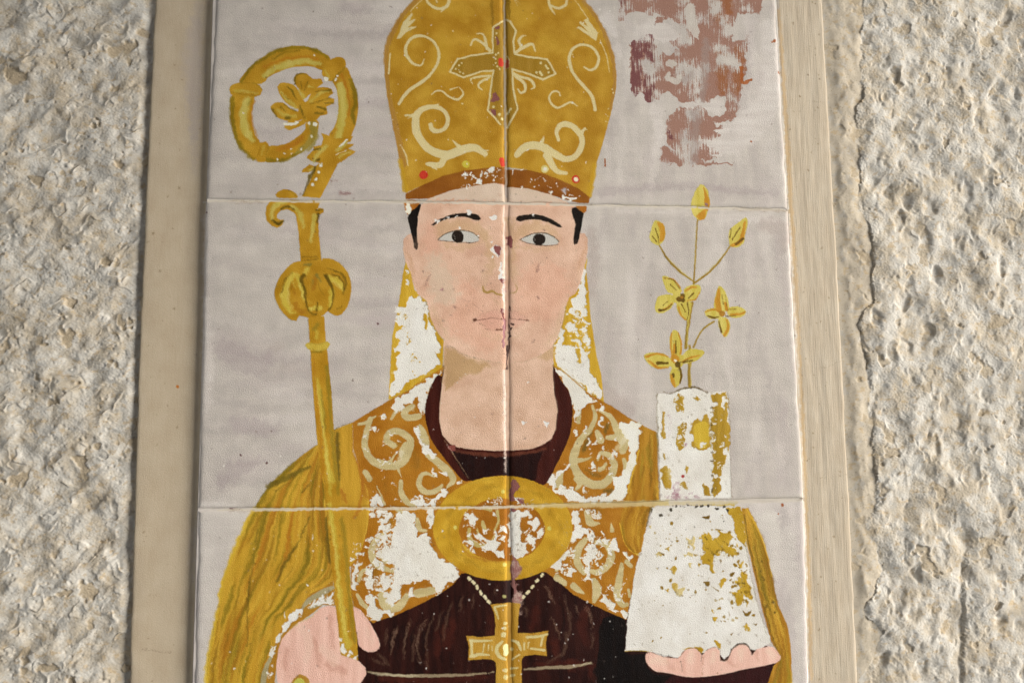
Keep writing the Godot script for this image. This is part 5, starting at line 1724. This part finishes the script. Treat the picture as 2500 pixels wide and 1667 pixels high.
	# hairline cracks and specks on the surround
	brush("6a5a48", "7a6a56", 3, 0.8, 4, 0)
	stroke([2024,1548,2054,1554,2087,1552,2112,1548,2132,1535,2157,1527], [1.5,1.5,1.5,1.5,1.5,1.5])
	stroke([2057,1927,2095,1924,2122,1920,2161,1918], [1.5,1.5,1.5,1.5])
	stroke([2059,1926,2074,1915], [1.5,1.5])
	stroke([2034,655,2058,629,2079,602,2113,604,2136,608], [1.5,1.5,1.5,1.5,1.5])
	stroke([-160,2435,-135,2436,-110,2444,-72,2445], [2.7,2.7,2.7,2.7])
	dots([2084,504,2126,517,2132,353], 3.1)
	brush("b5661f", "a85c1c", 3, 0.9, 3, 0)
	dots([-78,1610], 5.4)
	brush("6e5c40", "7a684a", 3, 0.6, 3, 0)
	specks([-231,303,-103,299,-57,2535,-168,2532], 60, 1, 3)
	specks([2012,233,2133,229,2130,2596,1999,2592], 90, 1, 3)
	brush("c9a06a", "caa574", 1, 0.5, 6, 0)
	stroke([1988,265,1999,985,2003,2000,1991,2583], [10.7,16.1,13.4,10.7])
	brush("b3a598", "aa9d92", 1, 0.45, 14, 0)
	stroke([-61,357,-68,473,-58,617,-49,730,-49,900], [26.8,67,53.6,26.8,10.7])
	stroke([-49,298,-54,559,-51,773], [26.8,53.6,26.8])
	brush("e2d2c2", "d6c4b2", 3, 0.75, 5, 0)  # pale bare rim at the upright joint, also painting in its whitish highlight
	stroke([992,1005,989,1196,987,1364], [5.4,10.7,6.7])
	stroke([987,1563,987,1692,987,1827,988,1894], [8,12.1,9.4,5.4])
	brush("6a5548", "7a6456", 3, 0.7, 4, 0)
	specks([981,1474,992,1474,991,1854,980,1854], 26, 1, 2)
	# spots of missing paint and grime all over
	brush("e0dbd0", "d6d0c4", 3, 0.9, 4, -12)
	specks([572,278,1388,253,1371,964,577,975], 70, 1, 3)
	specks([73,1819,543,1823,549,2552,18,2537], 40, 1, 3)
	specks([650,2216,1423,2231,1414,2576,652,2555], 60, 1, 3)
	specks([674,1556,1219,1557,1185,1909,728,1904], 26, 1, 3)
	brush("75665c", "6a5a52", 3, 0.55, 4, -8)
	specks([-49,298,2057,232,1999,2592,-7,2537], 420, 1, 3)
	brush("4a3a30", "4a3a30", 3, 0.6, 3, -8)
	specks([-49,298,2057,232,1999,2592,-7,2537], 70, 1, 3)
	weather()


func weather() -> void:
	# fine tooth of the surface in colour and relief
	var fine := noises[3]
	var blot := noises[0]
	var streak := noises[4]
	for y in range(Y_TOP, Y_END):
		var r0 := ((y * 5 / 4) & 1023) << 10
		var r1 := ((y / 3) & 1023) << 10
		var r2 := ((y / 2) & 1023) << 10
		var r3 := ((y * 3 / 5) & 1023) << 10
		var i := y * CW
		for x in CW:
			var g := fine[r0 | ((x * 5 / 4) & 1023)] - 128
			var c := (g * 7) >> 6
			var k := i * 3
			cv[k] = clampi(cv[k] + c, 0, 255)
			cv[k + 1] = clampi(cv[k + 1] + c, 0, 255)
			cv[k + 2] = clampi(cv[k + 2] + c, 0, 255)
			var coarse := fine[r3 | ((x * 3 / 5) & 1023)] - 128
			var lift := (g >> 2) + (coarse >> 2) + ((blot[r1 | ((x / 3) & 1023)] - 128) >> 3)
			if x > 2180:
				lift = (g >> 2) + ((streak[r2 | ((x * 5 / 4) & 1023)] - 128) * 5 >> 5)
			ht[i] = clampi(ht[i] + lift, 0, 255)
			i += 1


# ------------------------------------------------------------------ things
func slab(called: String, size: Vector3, at: Vector3, c: Color) -> void:
	# an unseen passage added to block light: it opens to the right, so the daylight comes raking in from there
	var m := StandardMaterial3D.new()
	m.albedo_color = c
	m.roughness = 0.95
	var b := BoxMesh.new()
	b.size = size
	var o := MeshInstance3D.new()
	o.name = called
	o.mesh = b
	o.material_override = m
	o.position = at
	o.set_meta("kind", "structure")
	add_child(o, true)


func build_light_blockers() -> void:  # passage slabs are unseen, added to dim the left and top
	var lime := Color8(205, 206, 208)
	slab("added_ceiling", Vector3(2.0, 0.12, 2.6), Vector3(-0.2, 2.35, 1.25), lime)
	slab("added_end_wall", Vector3(0.12, 2.29, 2.4), Vector3(-1.1, 1.145, 1.3), lime)
	slab("added_opposite_wall", Vector3(1.75, 2.29, 0.12), Vector3(-0.165, 1.145, 2.4), lime)
	slab("added_pier", Vector3(0.25, 2.29, 1.3), Vector3(0.84, 1.145, 1.69), lime)  # pier and lintel added out of view to cut off part of the sun
	slab("added_lintel", Vector3(0.25, 0.07, 0.95), Vector3(0.84, 2.255, 0.5), lime)
	slab("ground", Vector3(60.0, 0.1, 60.0), Vector3(0.0, -0.05, 0.0), Color8(192, 191, 190))


func place(x: float, y: float, z: float) -> Vector3:
	return Vector3((x - 1000.0) * U, (2000.0 - y) * U + EYE, z * U)


func thing(called: String, label: String, category: String) -> Node3D:
	var o := Node3D.new()
	o.name = called
	o.set_meta("label", label)
	o.set_meta("category", category)
	add_child(o, true)
	return o


func part(called: String, mesh: Mesh, m: Material, parent: Node) -> MeshInstance3D:
	var o := MeshInstance3D.new()
	o.name = called
	o.mesh = mesh
	o.material_override = m
	parent.add_child(o, true)
	return o


func sheet(nx: int, ny: int, pos: PackedVector3Array, uv: PackedVector2Array, col := PackedColorArray()) -> ArrayMesh:
	# a grid of points as one smooth surface; x runs right, y runs down, the face looks at +z
	var nor := PackedVector3Array()
	nor.resize(nx * ny)
	for j in ny:
		var ja := maxi(j - 1, 0) * nx
		var jb := mini(j + 1, ny - 1) * nx
		for i in nx:
			var dx := pos[j * nx + mini(i + 1, nx - 1)] - pos[j * nx + maxi(i - 1, 0)]
			var dy := pos[ja + i] - pos[jb + i]
			nor[j * nx + i] = dx.cross(dy).normalized()
	var idx := PackedInt32Array()
	idx.resize((nx - 1) * (ny - 1) * 6)
	var k := 0
	for j in ny - 1:
		for i in nx - 1:
			var a := j * nx + i
			idx[k] = a
			idx[k + 1] = a + 1
			idx[k + 2] = a + nx
			idx[k + 3] = a + 1
			idx[k + 4] = a + nx + 1
			idx[k + 5] = a + nx
			k += 6
	var arr := []
	arr.resize(Mesh.ARRAY_MAX)
	arr[Mesh.ARRAY_VERTEX] = pos
	arr[Mesh.ARRAY_NORMAL] = nor
	arr[Mesh.ARRAY_TEX_UV] = uv
	if col.size():
		arr[Mesh.ARRAY_COLOR] = col
	arr[Mesh.ARRAY_INDEX] = idx
	var am := ArrayMesh.new()
	am.add_surface_from_arrays(Mesh.PRIMITIVE_TRIANGLES, arr)
	return am


func painted(x: int, y: int, w: int, h: int, bump: float, rough: float) -> StandardMaterial3D:
	var m := StandardMaterial3D.new()
	var r := Rect2i(x - X0, y, w, h)
	m.albedo_texture = ImageTexture.create_from_image(Image.create_from_data(CW, CH, false, Image.FORMAT_RGB8, cv).get_region(r))
	var n := Image.create_from_data(CW, CH, false, Image.FORMAT_L8, ht).get_region(r)
	n.bump_map_to_normal_map(bump)
	m.normal_enabled = true
	m.normal_texture = ImageTexture.create_from_image(n)
	m.texture_repeat = false
	m.roughness = rough
	m.metallic_specular = 0.2
	return m


func build_tiles() -> void:
	var t := thing("tile_mural", "painted six-tile panel of a bishop in gold mitre with crozier and flaking paint", "tile panel")
	# corners of the tiles, row joint by row joint: a little out of square, as they were laid
	var cx := [[18, 998, 1973], [-5, 999, 1987], [1, 996, 1995], [12, 996, 1975]]
	var cy := [[-8, -4, 0], [994, 992, 1003], [2005, 2009, 1996], [3000, 3002, 2998]]
	var wob := FastNoiseLite.new()
	wob.seed = 11
	wob.frequency = 0.012
	wob.fractal_octaves = 3
	var steps: Array[float] = [0.0, 0.0, 1.0, 2.5, 4.5, 7.5, 11.0, 16.0, 24.0]
	var drop: Array[float] = [-30.0, -9.5, -7.2, -5.2, -3.4, -1.9, -0.9, -0.25, 0.0]
	for row in 3:
		for c in 2:
			var p00 := Vector2(cx[row][c] + 3.0, cy[row][c] + 2.0)
			var p10 := Vector2(cx[row][c + 1] - 3.0, cy[row][c + 1] + 2.0)
			var p01 := Vector2(cx[row + 1][c] + 3.0, cy[row + 1][c] - 2.0)
			var p11 := Vector2(cx[row + 1][c + 1] - 3.0, cy[row + 1][c + 1] - 2.0)
			var us: Array[float] = []
			var dp: Array[float] = []
			for k in steps.size():
				us.append(steps[k] / 1000.0)
				dp.append(drop[k])
			for k in 40:
				us.append(lerpf(0.024, 0.976, (k + 1) / 41.0))
				dp.append(0.0)
			for k in steps.size():
				us.append(1.0 - steps[steps.size() - 1 - k] / 1000.0)
				dp.append(drop[steps.size() - 1 - k])
			var n := us.size()
			var vs := us.duplicate()
			for k in steps.size():
				vs[k] *= 0.6
				vs[n - 1 - k] = 1.0 - (1.0 - vs[n - 1 - k]) * 0.6
			var x_a := mini(cx[row][c], cx[row + 1][c]) - 8
			var y_a := maxi(mini(cy[row][c], cy[row][c + 1]) - 8, 0)
			var w := maxi(cx[row][c + 1], cx[row + 1][c + 1]) + 8 - x_a
			var h := mini(maxi(cy[row + 1][c], cy[row + 1][c + 1]) + 8, CH) - y_a
			var pos := PackedVector3Array()
			var uv := PackedVector2Array()
			for j in n:
				for i in n:
					var p := p00.lerp(p10, us[i]).lerp(p01.lerp(p11, us[i]), vs[j])
					var e := 1.0 - minf(minf(us[i], vs[j]), minf(1.0 - us[i], 1.0 - vs[j])) * 12.0
					if e > 0.0:
						p += Vector2(wob.get_noise_2d(p.x + 900 * c, p.y + row * 700), wob.get_noise_2d(p.y, p.x + 5000 + 900 * row)) * 4.0 * e
					var z := minf(dp[i], dp[j]) + wob.get_noise_2d(p.x * 0.3, p.y * 0.3 + 300 * row + 150 * c) * 1.6
					pos.append(place(p.x, p.y, z))
					uv.append(Vector2((p.x - x_a) / w, (p.y - y_a) / h))
			part("tile", sheet(n, n, pos, uv), painted(x_a, y_a, w, h, 6.0, 0.42), t)
	var gm := StandardMaterial3D.new()
	var coat := Image.create_from_data(CW, CH, false, Image.FORMAT_RGB8, cv).get_region(Rect2i(-X0, 0, 2000, 3000))
	coat.resize(1300, 1950, Image.INTERPOLATE_BILINEAR)
	gm.albedo_texture = ImageTexture.create_from_image(coat)
	gm.texture_repeat = false
	gm.roughness = 0.9
	var bed := PackedVector3Array()
	var buv := PackedVector2Array()
	for j in 121:
		for i in 81:
			var p := Vector2(lerpf(4.0, 1978.0, i / 80.0), lerpf(-10.0, 3010.0, j / 120.0))
			bed.append(place(p.x, p.y, -5.0 + wob.get_noise_2d(p.x * 2.0, p.y * 2.0) * 1.2))
			buv.append(Vector2(p.x / 2000.0, clampf(p.y / 3000.0, 0.0, 1.0)))
	part("grout", sheet(81, 121, bed, buv), gm, t)


func build_frame() -> void:
	var t := thing("plaster_surround", "cream plaster band running up both sides of the tile panel", "frame")
	var n := FastNoiseLite.new()
	n.seed = 21
	n.frequency = 0.006
	n.fractal_octaves = 4
	var grit := FastNoiseLite.new()
	grit.seed = 22
	grit.frequency = 0.05
	grit.fractal_octaves = 3
	for side in 2:
		var xs: Array[float] = []
		var zs: Array[float] = []
		if side == 0:
			for q in [[-199, -70], [-199, -40], [-198, -29], [-196, -26], [-193, -24.6], [-186, -24], [-160, -24], [-130, -24.4], [-100, -24.6], [-80, -25], [-60, -25.4], [-45, -25.6], [-32, -26], [-22, -26], [-14, -25.5], [-8, -24], [-4, -21], [-1, -16]]:
				xs.append(q[0])
				zs.append(q[1])
			xs.append(12.0)
			zs.append(-10.0)
		else:
			for q in [[1972, -20], [1984, -14.6], [1992, -14.2]]:
				xs.append(q[0])
				zs.append(q[1])
			for k in 27:
				xs.append(lerpf(1996.0, 2140.0, k / 26.0))
				zs.append(-14.0)
			for q in [[2145, -14.4], [2149, -15.0], [2152, -16.5], [2154, -20], [2154, -60]]:
				xs.append(q[0])
				zs.append(q[1])
		var nx := xs.size()
		var ny := 701
		var pos := PackedVector3Array()
		var uv := PackedVector2Array()
		for j in ny:
			var y := lerpf(-20.0, 3020.0, j / float(ny - 1))
			var bow := (sin(clampf((y - 200.0) / 2400.0, 0.0, 1.0) * PI) - 0.6) * (-9.0 if side == 0 else 5.0)
			for i in nx:
				var outer := absf(xs[i] - 1000.0) > 1140.0
				var x := xs[i] + (bow + n.get_noise_2d(y, 40.0 * side) * 3.0 + grit.get_noise_2d(y, 99.0) * 0.5 if outer else 0.0)
				var z := zs[i] + n.get_noise_2d(xs[i] * 3.0, y * 0.5) * 1.6
				if side == 1 and i > 2 and i < nx - 5:
					z += grit.get_noise_2d(xs[i] * 3.0, y * 0.06) * 0.8
				pos.append(place(x, y, z))
				uv.append(Vector2((x - (-200.0 if side == 0 else 1960.0)) / (220.0 if side == 0 else 240.0), clampf(y / 3000.0, 0.0, 1.0)))
		var x_a := -200 if side == 0 else 1960
		var m := StandardMaterial3D.new()
		m.normal_enabled = true
		m.texture_repeat = false
		m.roughness = 0.8
		m.metallic_specular = 0.2
		var r := Rect2i(x_a - X0, 0, 220 if side == 0 else 240, 3000)
		var im := Image.create_from_data(CW, CH, false, Image.FORMAT_RGB8, cv).get_region(r)
		im.resize(r.size.x, 2040, Image.INTERPOLATE_BILINEAR)
		m.albedo_texture = ImageTexture.create_from_image(im)
		var nm := Image.create_from_data(CW, CH, false, Image.FORMAT_L8, ht).get_region(r)
		nm.resize(r.size.x, 2040, Image.INTERPOLATE_BILINEAR)
		nm.bump_map_to_normal_map(3.0 if side == 0 else 4.0)
		m.normal_texture = ImageTexture.create_from_image(nm)
		var o := part("rail", sheet(nx, ny, pos, uv), m, t)
		o.set_meta("label", "smooth plaster band left of the tiles" if side == 0 else "brush marked plaster band right of the tiles")


func spread(from: float, to: float, lo: float, hi: float) -> Array[float]:
	var r: Array[float] = []
	var v := from
	while v < to:
		r.append(v)
		v += 2.6
	var d := 2.6
	r.append(to)
	v = to
	while v < hi - 1.0:
		d = minf(d * 1.07, 40.0)
		v = minf(v + d, hi)
		r.append(v)
	d = 2.6
	v = from
	while v > lo + 1.0:
		d = minf(d * 1.07, 40.0)
		v = maxf(v - d, lo)
		r.append(v)
	r.sort()
	return r


func seam_x(s: Array, y: float) -> float:
	for i in range(0, s.size() - 2, 2):
		if y < s[i + 3]:
			return lerpf(s[i], s[i + 2], clampf((y - s[i + 1]) / (s[i + 3] - s[i + 1]), 0.0, 1.0))
	return s[s.size() - 2]


func noise(seed_: int, freq: float, octaves: int, ridged := false) -> FastNoiseLite:
	var n := FastNoiseLite.new()
	n.seed = seed_
	n.frequency = freq
	n.noise_type = FastNoiseLite.TYPE_SIMPLEX_SMOOTH
	n.fractal_octaves = octaves
	n.fractal_type = FastNoiseLite.FRACTAL_RIDGED if ridged else (FastNoiseLite.FRACTAL_FBM if octaves > 1 else FastNoiseLite.FRACTAL_NONE)
	return n


func cells(seed_: int, freq: float) -> FastNoiseLite:
	var n := FastNoiseLite.new()
	n.seed = seed_
	n.frequency = freq
	n.noise_type = FastNoiseLite.TYPE_CELLULAR
	n.cellular_return_type = FastNoiseLite.RETURN_DISTANCE
	n.cellular_jitter = 1.0
	n.fractal_type = FastNoiseLite.FRACTAL_NONE
	return n


func build_walls() -> void:
	var t := thing("stone_wall", "rough pale limestone wall on both sides of the framed tile panel", "wall")
	var m := StandardMaterial3D.new()
	m.vertex_color_use_as_albedo = true
	m.roughness = 0.95
	m.metallic_specular = 0.2
	var pale := Color8(197, 190, 177).srgb_to_linear()
	var warm := Color8(184, 171, 150).srgb_to_linear()
	var sand := Color8(176, 158, 130).srgb_to_linear()
	var ochre := Color8(176, 148, 104).srgb_to_linear()
	var grey := Color8(172, 169, 162).srgb_to_linear()
	for side in 2:
		var xs: Array[float] = []
		var ys: Array[float] = []
		# a fine mesh where the picture looks, coarser and coarser beyond
		if side == 0:
			xs = spread(-740.0, -186.0, -3600.0, -186.0)
		else:
			xs = spread(2138.0, 2960.0, 2138.0, 5570.0)
		ys = spread(150.0, 2680.0, -2400.0, 5200.0)
		var nx := xs.size()
		var ny := ys.size()
		var pos := PackedVector3Array()
		var uv := PackedVector2Array()
		var col := PackedColorArray()
		pos.resize(nx * ny)
		uv.resize(nx * ny)
		col.resize(nx * ny)
		var big := noise(31 + side, 0.004, 3)
		var mid := noise(33 + side, 0.013, 2)
		var ridge := noise(35 + side, 0.012, 3, true)
		var fine := noise(37 + side, 0.09, 3)
		var grain := noise(39 + side, 0.3, 1)
		var wx := noise(41 + side, 0.012, 2)
		var patch := noise(43 + side, 0.007, 4)
		var tone := noise(45 + side, 0.015, 4)
		var pit_a := cells(47 + side, 0.014)
		var pit_b := cells(49 + side, 0.033)
		var pit_v := cells(47 + side, 0.014)
		pit_v.cellular_return_type = FastNoiseLite.RETURN_CELL_VALUE
		for j in ny:
			var y := ys[j]
			var sx1 := seam_x(seam_one, y)
			var sx2 := seam_x(seam_two, y)
			for i in nx:
				var x := xs[i]
				var h := 0.0
				var w := wx.get_noise_2d(x, y)
				var w2 := wx.get_noise_2d(x + 3000.0, y)
				var f := fine.get_noise_2d(x, y)
				var gr := grain.get_noise_2d(x, y)
				var pt := patch.get_noise_2d(x, y) + f * 0.05
				var k := j * nx + i
				var c := pale
				if side == 1:
					# pitted, worm-eaten face
					var lean_x := x * 0.9 + y * 0.3 + w * 16.0
					var lean_y := y * 0.66 - x * 0.25 + w2 * 16.0
					var pa := pit_a.get_noise_2d(lean_x, lean_y) + 1.0
					var va := pit_v.get_noise_2d(lean_x, lean_y)
					var pb := pit_b.get_noise_2d(lean_x + 500.0, lean_y) + 1.0
					var keep := smoothstep(-0.35, 0.3, big.get_noise_2d(x * 1.4 + 900.0, y * 1.4))
					h = big.get_noise_2d(x, y) * 16.0 + mid.get_noise_2d(lean_x * 0.7, lean_y * 0.7) * (2.0 + 3.5 * keep)
					h -= (1.0 - smoothstep(0.14, 0.42, pa)) * maxf(0.0, 4.0 + va * 7.0) * (0.3 + 0.7 * keep)
					h -= (1.0 - smoothstep(0.08, 0.42, pb)) * 3.0 * (0.4 + 0.6 * smoothstep(-0.1, 0.3, tone.get_noise_2d(x * 0.7, y * 0.7 - 800.0)))
					h += f * (1.3 - 0.6 * keep) + gr * 0.8
					var e := (x - sx1) + w2 * 14.0 + f * 5.0
					if e < 0.0:
						# rounded mortar between the band and the first stone
						var b := smoothstep(-60.0, 0.0, e)
						h = h * 0.4 + 2.0 - b * b * 5.0 + mid.get_noise_2d(x, y * 0.7) * 3.5
						c = warm
					h += smoothstep(-8.0, 22.0, e) * 1.6
					h -= exp(-e * e / 60.0) * 2.4 * smoothstep(-0.1, 0.4, mid.get_noise_2d(x * 0.3, y * 0.3 + 50.0))
					if y > 1900.0:
						var e2 := (x - sx2) + w * 8.0 + f * 4.0
						var on := smoothstep(2120.0, 2240.0, y)
						h -= exp(-e2 * e2 / 90.0) * 4.5 * on
						h += smoothstep(-4.0, 14.0, e2) * 5.0 * (1.0 - smoothstep(60.0, 220.0, e2)) * on
					h -= 13.0
					h = lerpf(-17.0, minf(h, -6.0 + (x - 2150.0) * 0.15), smoothstep(2158.0, 2196.0, x + w * 12.0))
				else:
					# ridges running up to the right, as the tool left them
					var a := x * 0.88 - y * 0.47 + w * 20.0
					var b := x * 0.47 + y * 0.88 + w2 * 20.0
					var up := mid.get_noise_2d(a * 0.35, b * 0.85)
					var rg := mid.get_noise_2d(a * 0.9 + 400.0, b * 1.5)
					var where := smoothstep(-0.1, 0.3, big.get_noise_2d(x * 1.6 + 300.0, y * 1.6))
					h = big.get_noise_2d(x, y) * 13.0 + up * 9.0 + rg * 2.4 * where + f * (1.2 - 0.4 * where) + gr * 0.55
					var ledge := fposmod(b * 0.0066 + up * 0.9 + w * 0.8, 1.0)
					h += ledge * ledge * smoothstep(1.0, 0.84, ledge) * (4.5 + 3.0 * rg) * where
					var pb2 := pit_b.get_noise_2d(x, y) + 1.0
					h -= (1.0 - smoothstep(0.02, 0.25, pb2)) * 3.0 * smoothstep(0.05, 0.3, mid.get_noise_2d(x * 0.5 + 400.0, y * 0.5))
					h = h - 36.0 - smoothstep(-240.0, -205.0, x) * 10.0
					# rusty veins along the ridges
					var vein := absf(mid.get_noise_2d(a * 0.35 + 60.0, b * 1.1))
					c = c.lerp(ochre, (1.0 - smoothstep(0.012, 0.04, vein)) * 0.55 * smoothstep(-0.1, 0.3, tone.get_noise_2d(x + 99.0, y)))
				var tn := tone.get_noise_2d(x, y)
				c = c.lerp(warm, clampf(0.4 + tn * 1.1 + patch.get_noise_2d(x * 0.6 + 4000.0, y * 0.6) * 0.9, 0.0, 1.0))
				c = c.lerp(ochre, smoothstep(0.28, 0.45, tone.get_noise_2d(x * 1.4 + 700.0, y * 2.2)) * 0.45)
				c = c.lerp(grey, smoothstep(0.2, 0.5, tone.get_noise_2d(x * 1.3, y * 1.3 + 1500.0)) * 0.4)
				var sandy := smoothstep(0.36, 0.5, pt) * (0.8 if side == 1 else 1.0)
				if sandy > 0.0:
					h = lerpf(h, (-16.0 if side == 1 else -40.0) + big.get_noise_2d(x, y) * 6.0 + f * 0.9 + gr * 0.8, sandy * 0.8)
					c = c.lerp(sand, sandy * 0.9)
				if gr < -0.72 and f < -0.1:
					c = c.lerp(ochre * 0.5, 0.6)
				c *= 1.0 + gr * 0.1 + f * 0.08
				pos[k] = place(x, y, h)
				uv[k] = Vector2(x, y) * 0.002
				col[k] = Color(c.r, c.g, c.b)
		var o := part("wall_face", sheet(nx, ny, pos, uv, col), m, t)
		o.set_meta("label", "ridged trowelled stone face left of the panel" if side == 0 else "pitted worm-eaten stone face right of the panel")
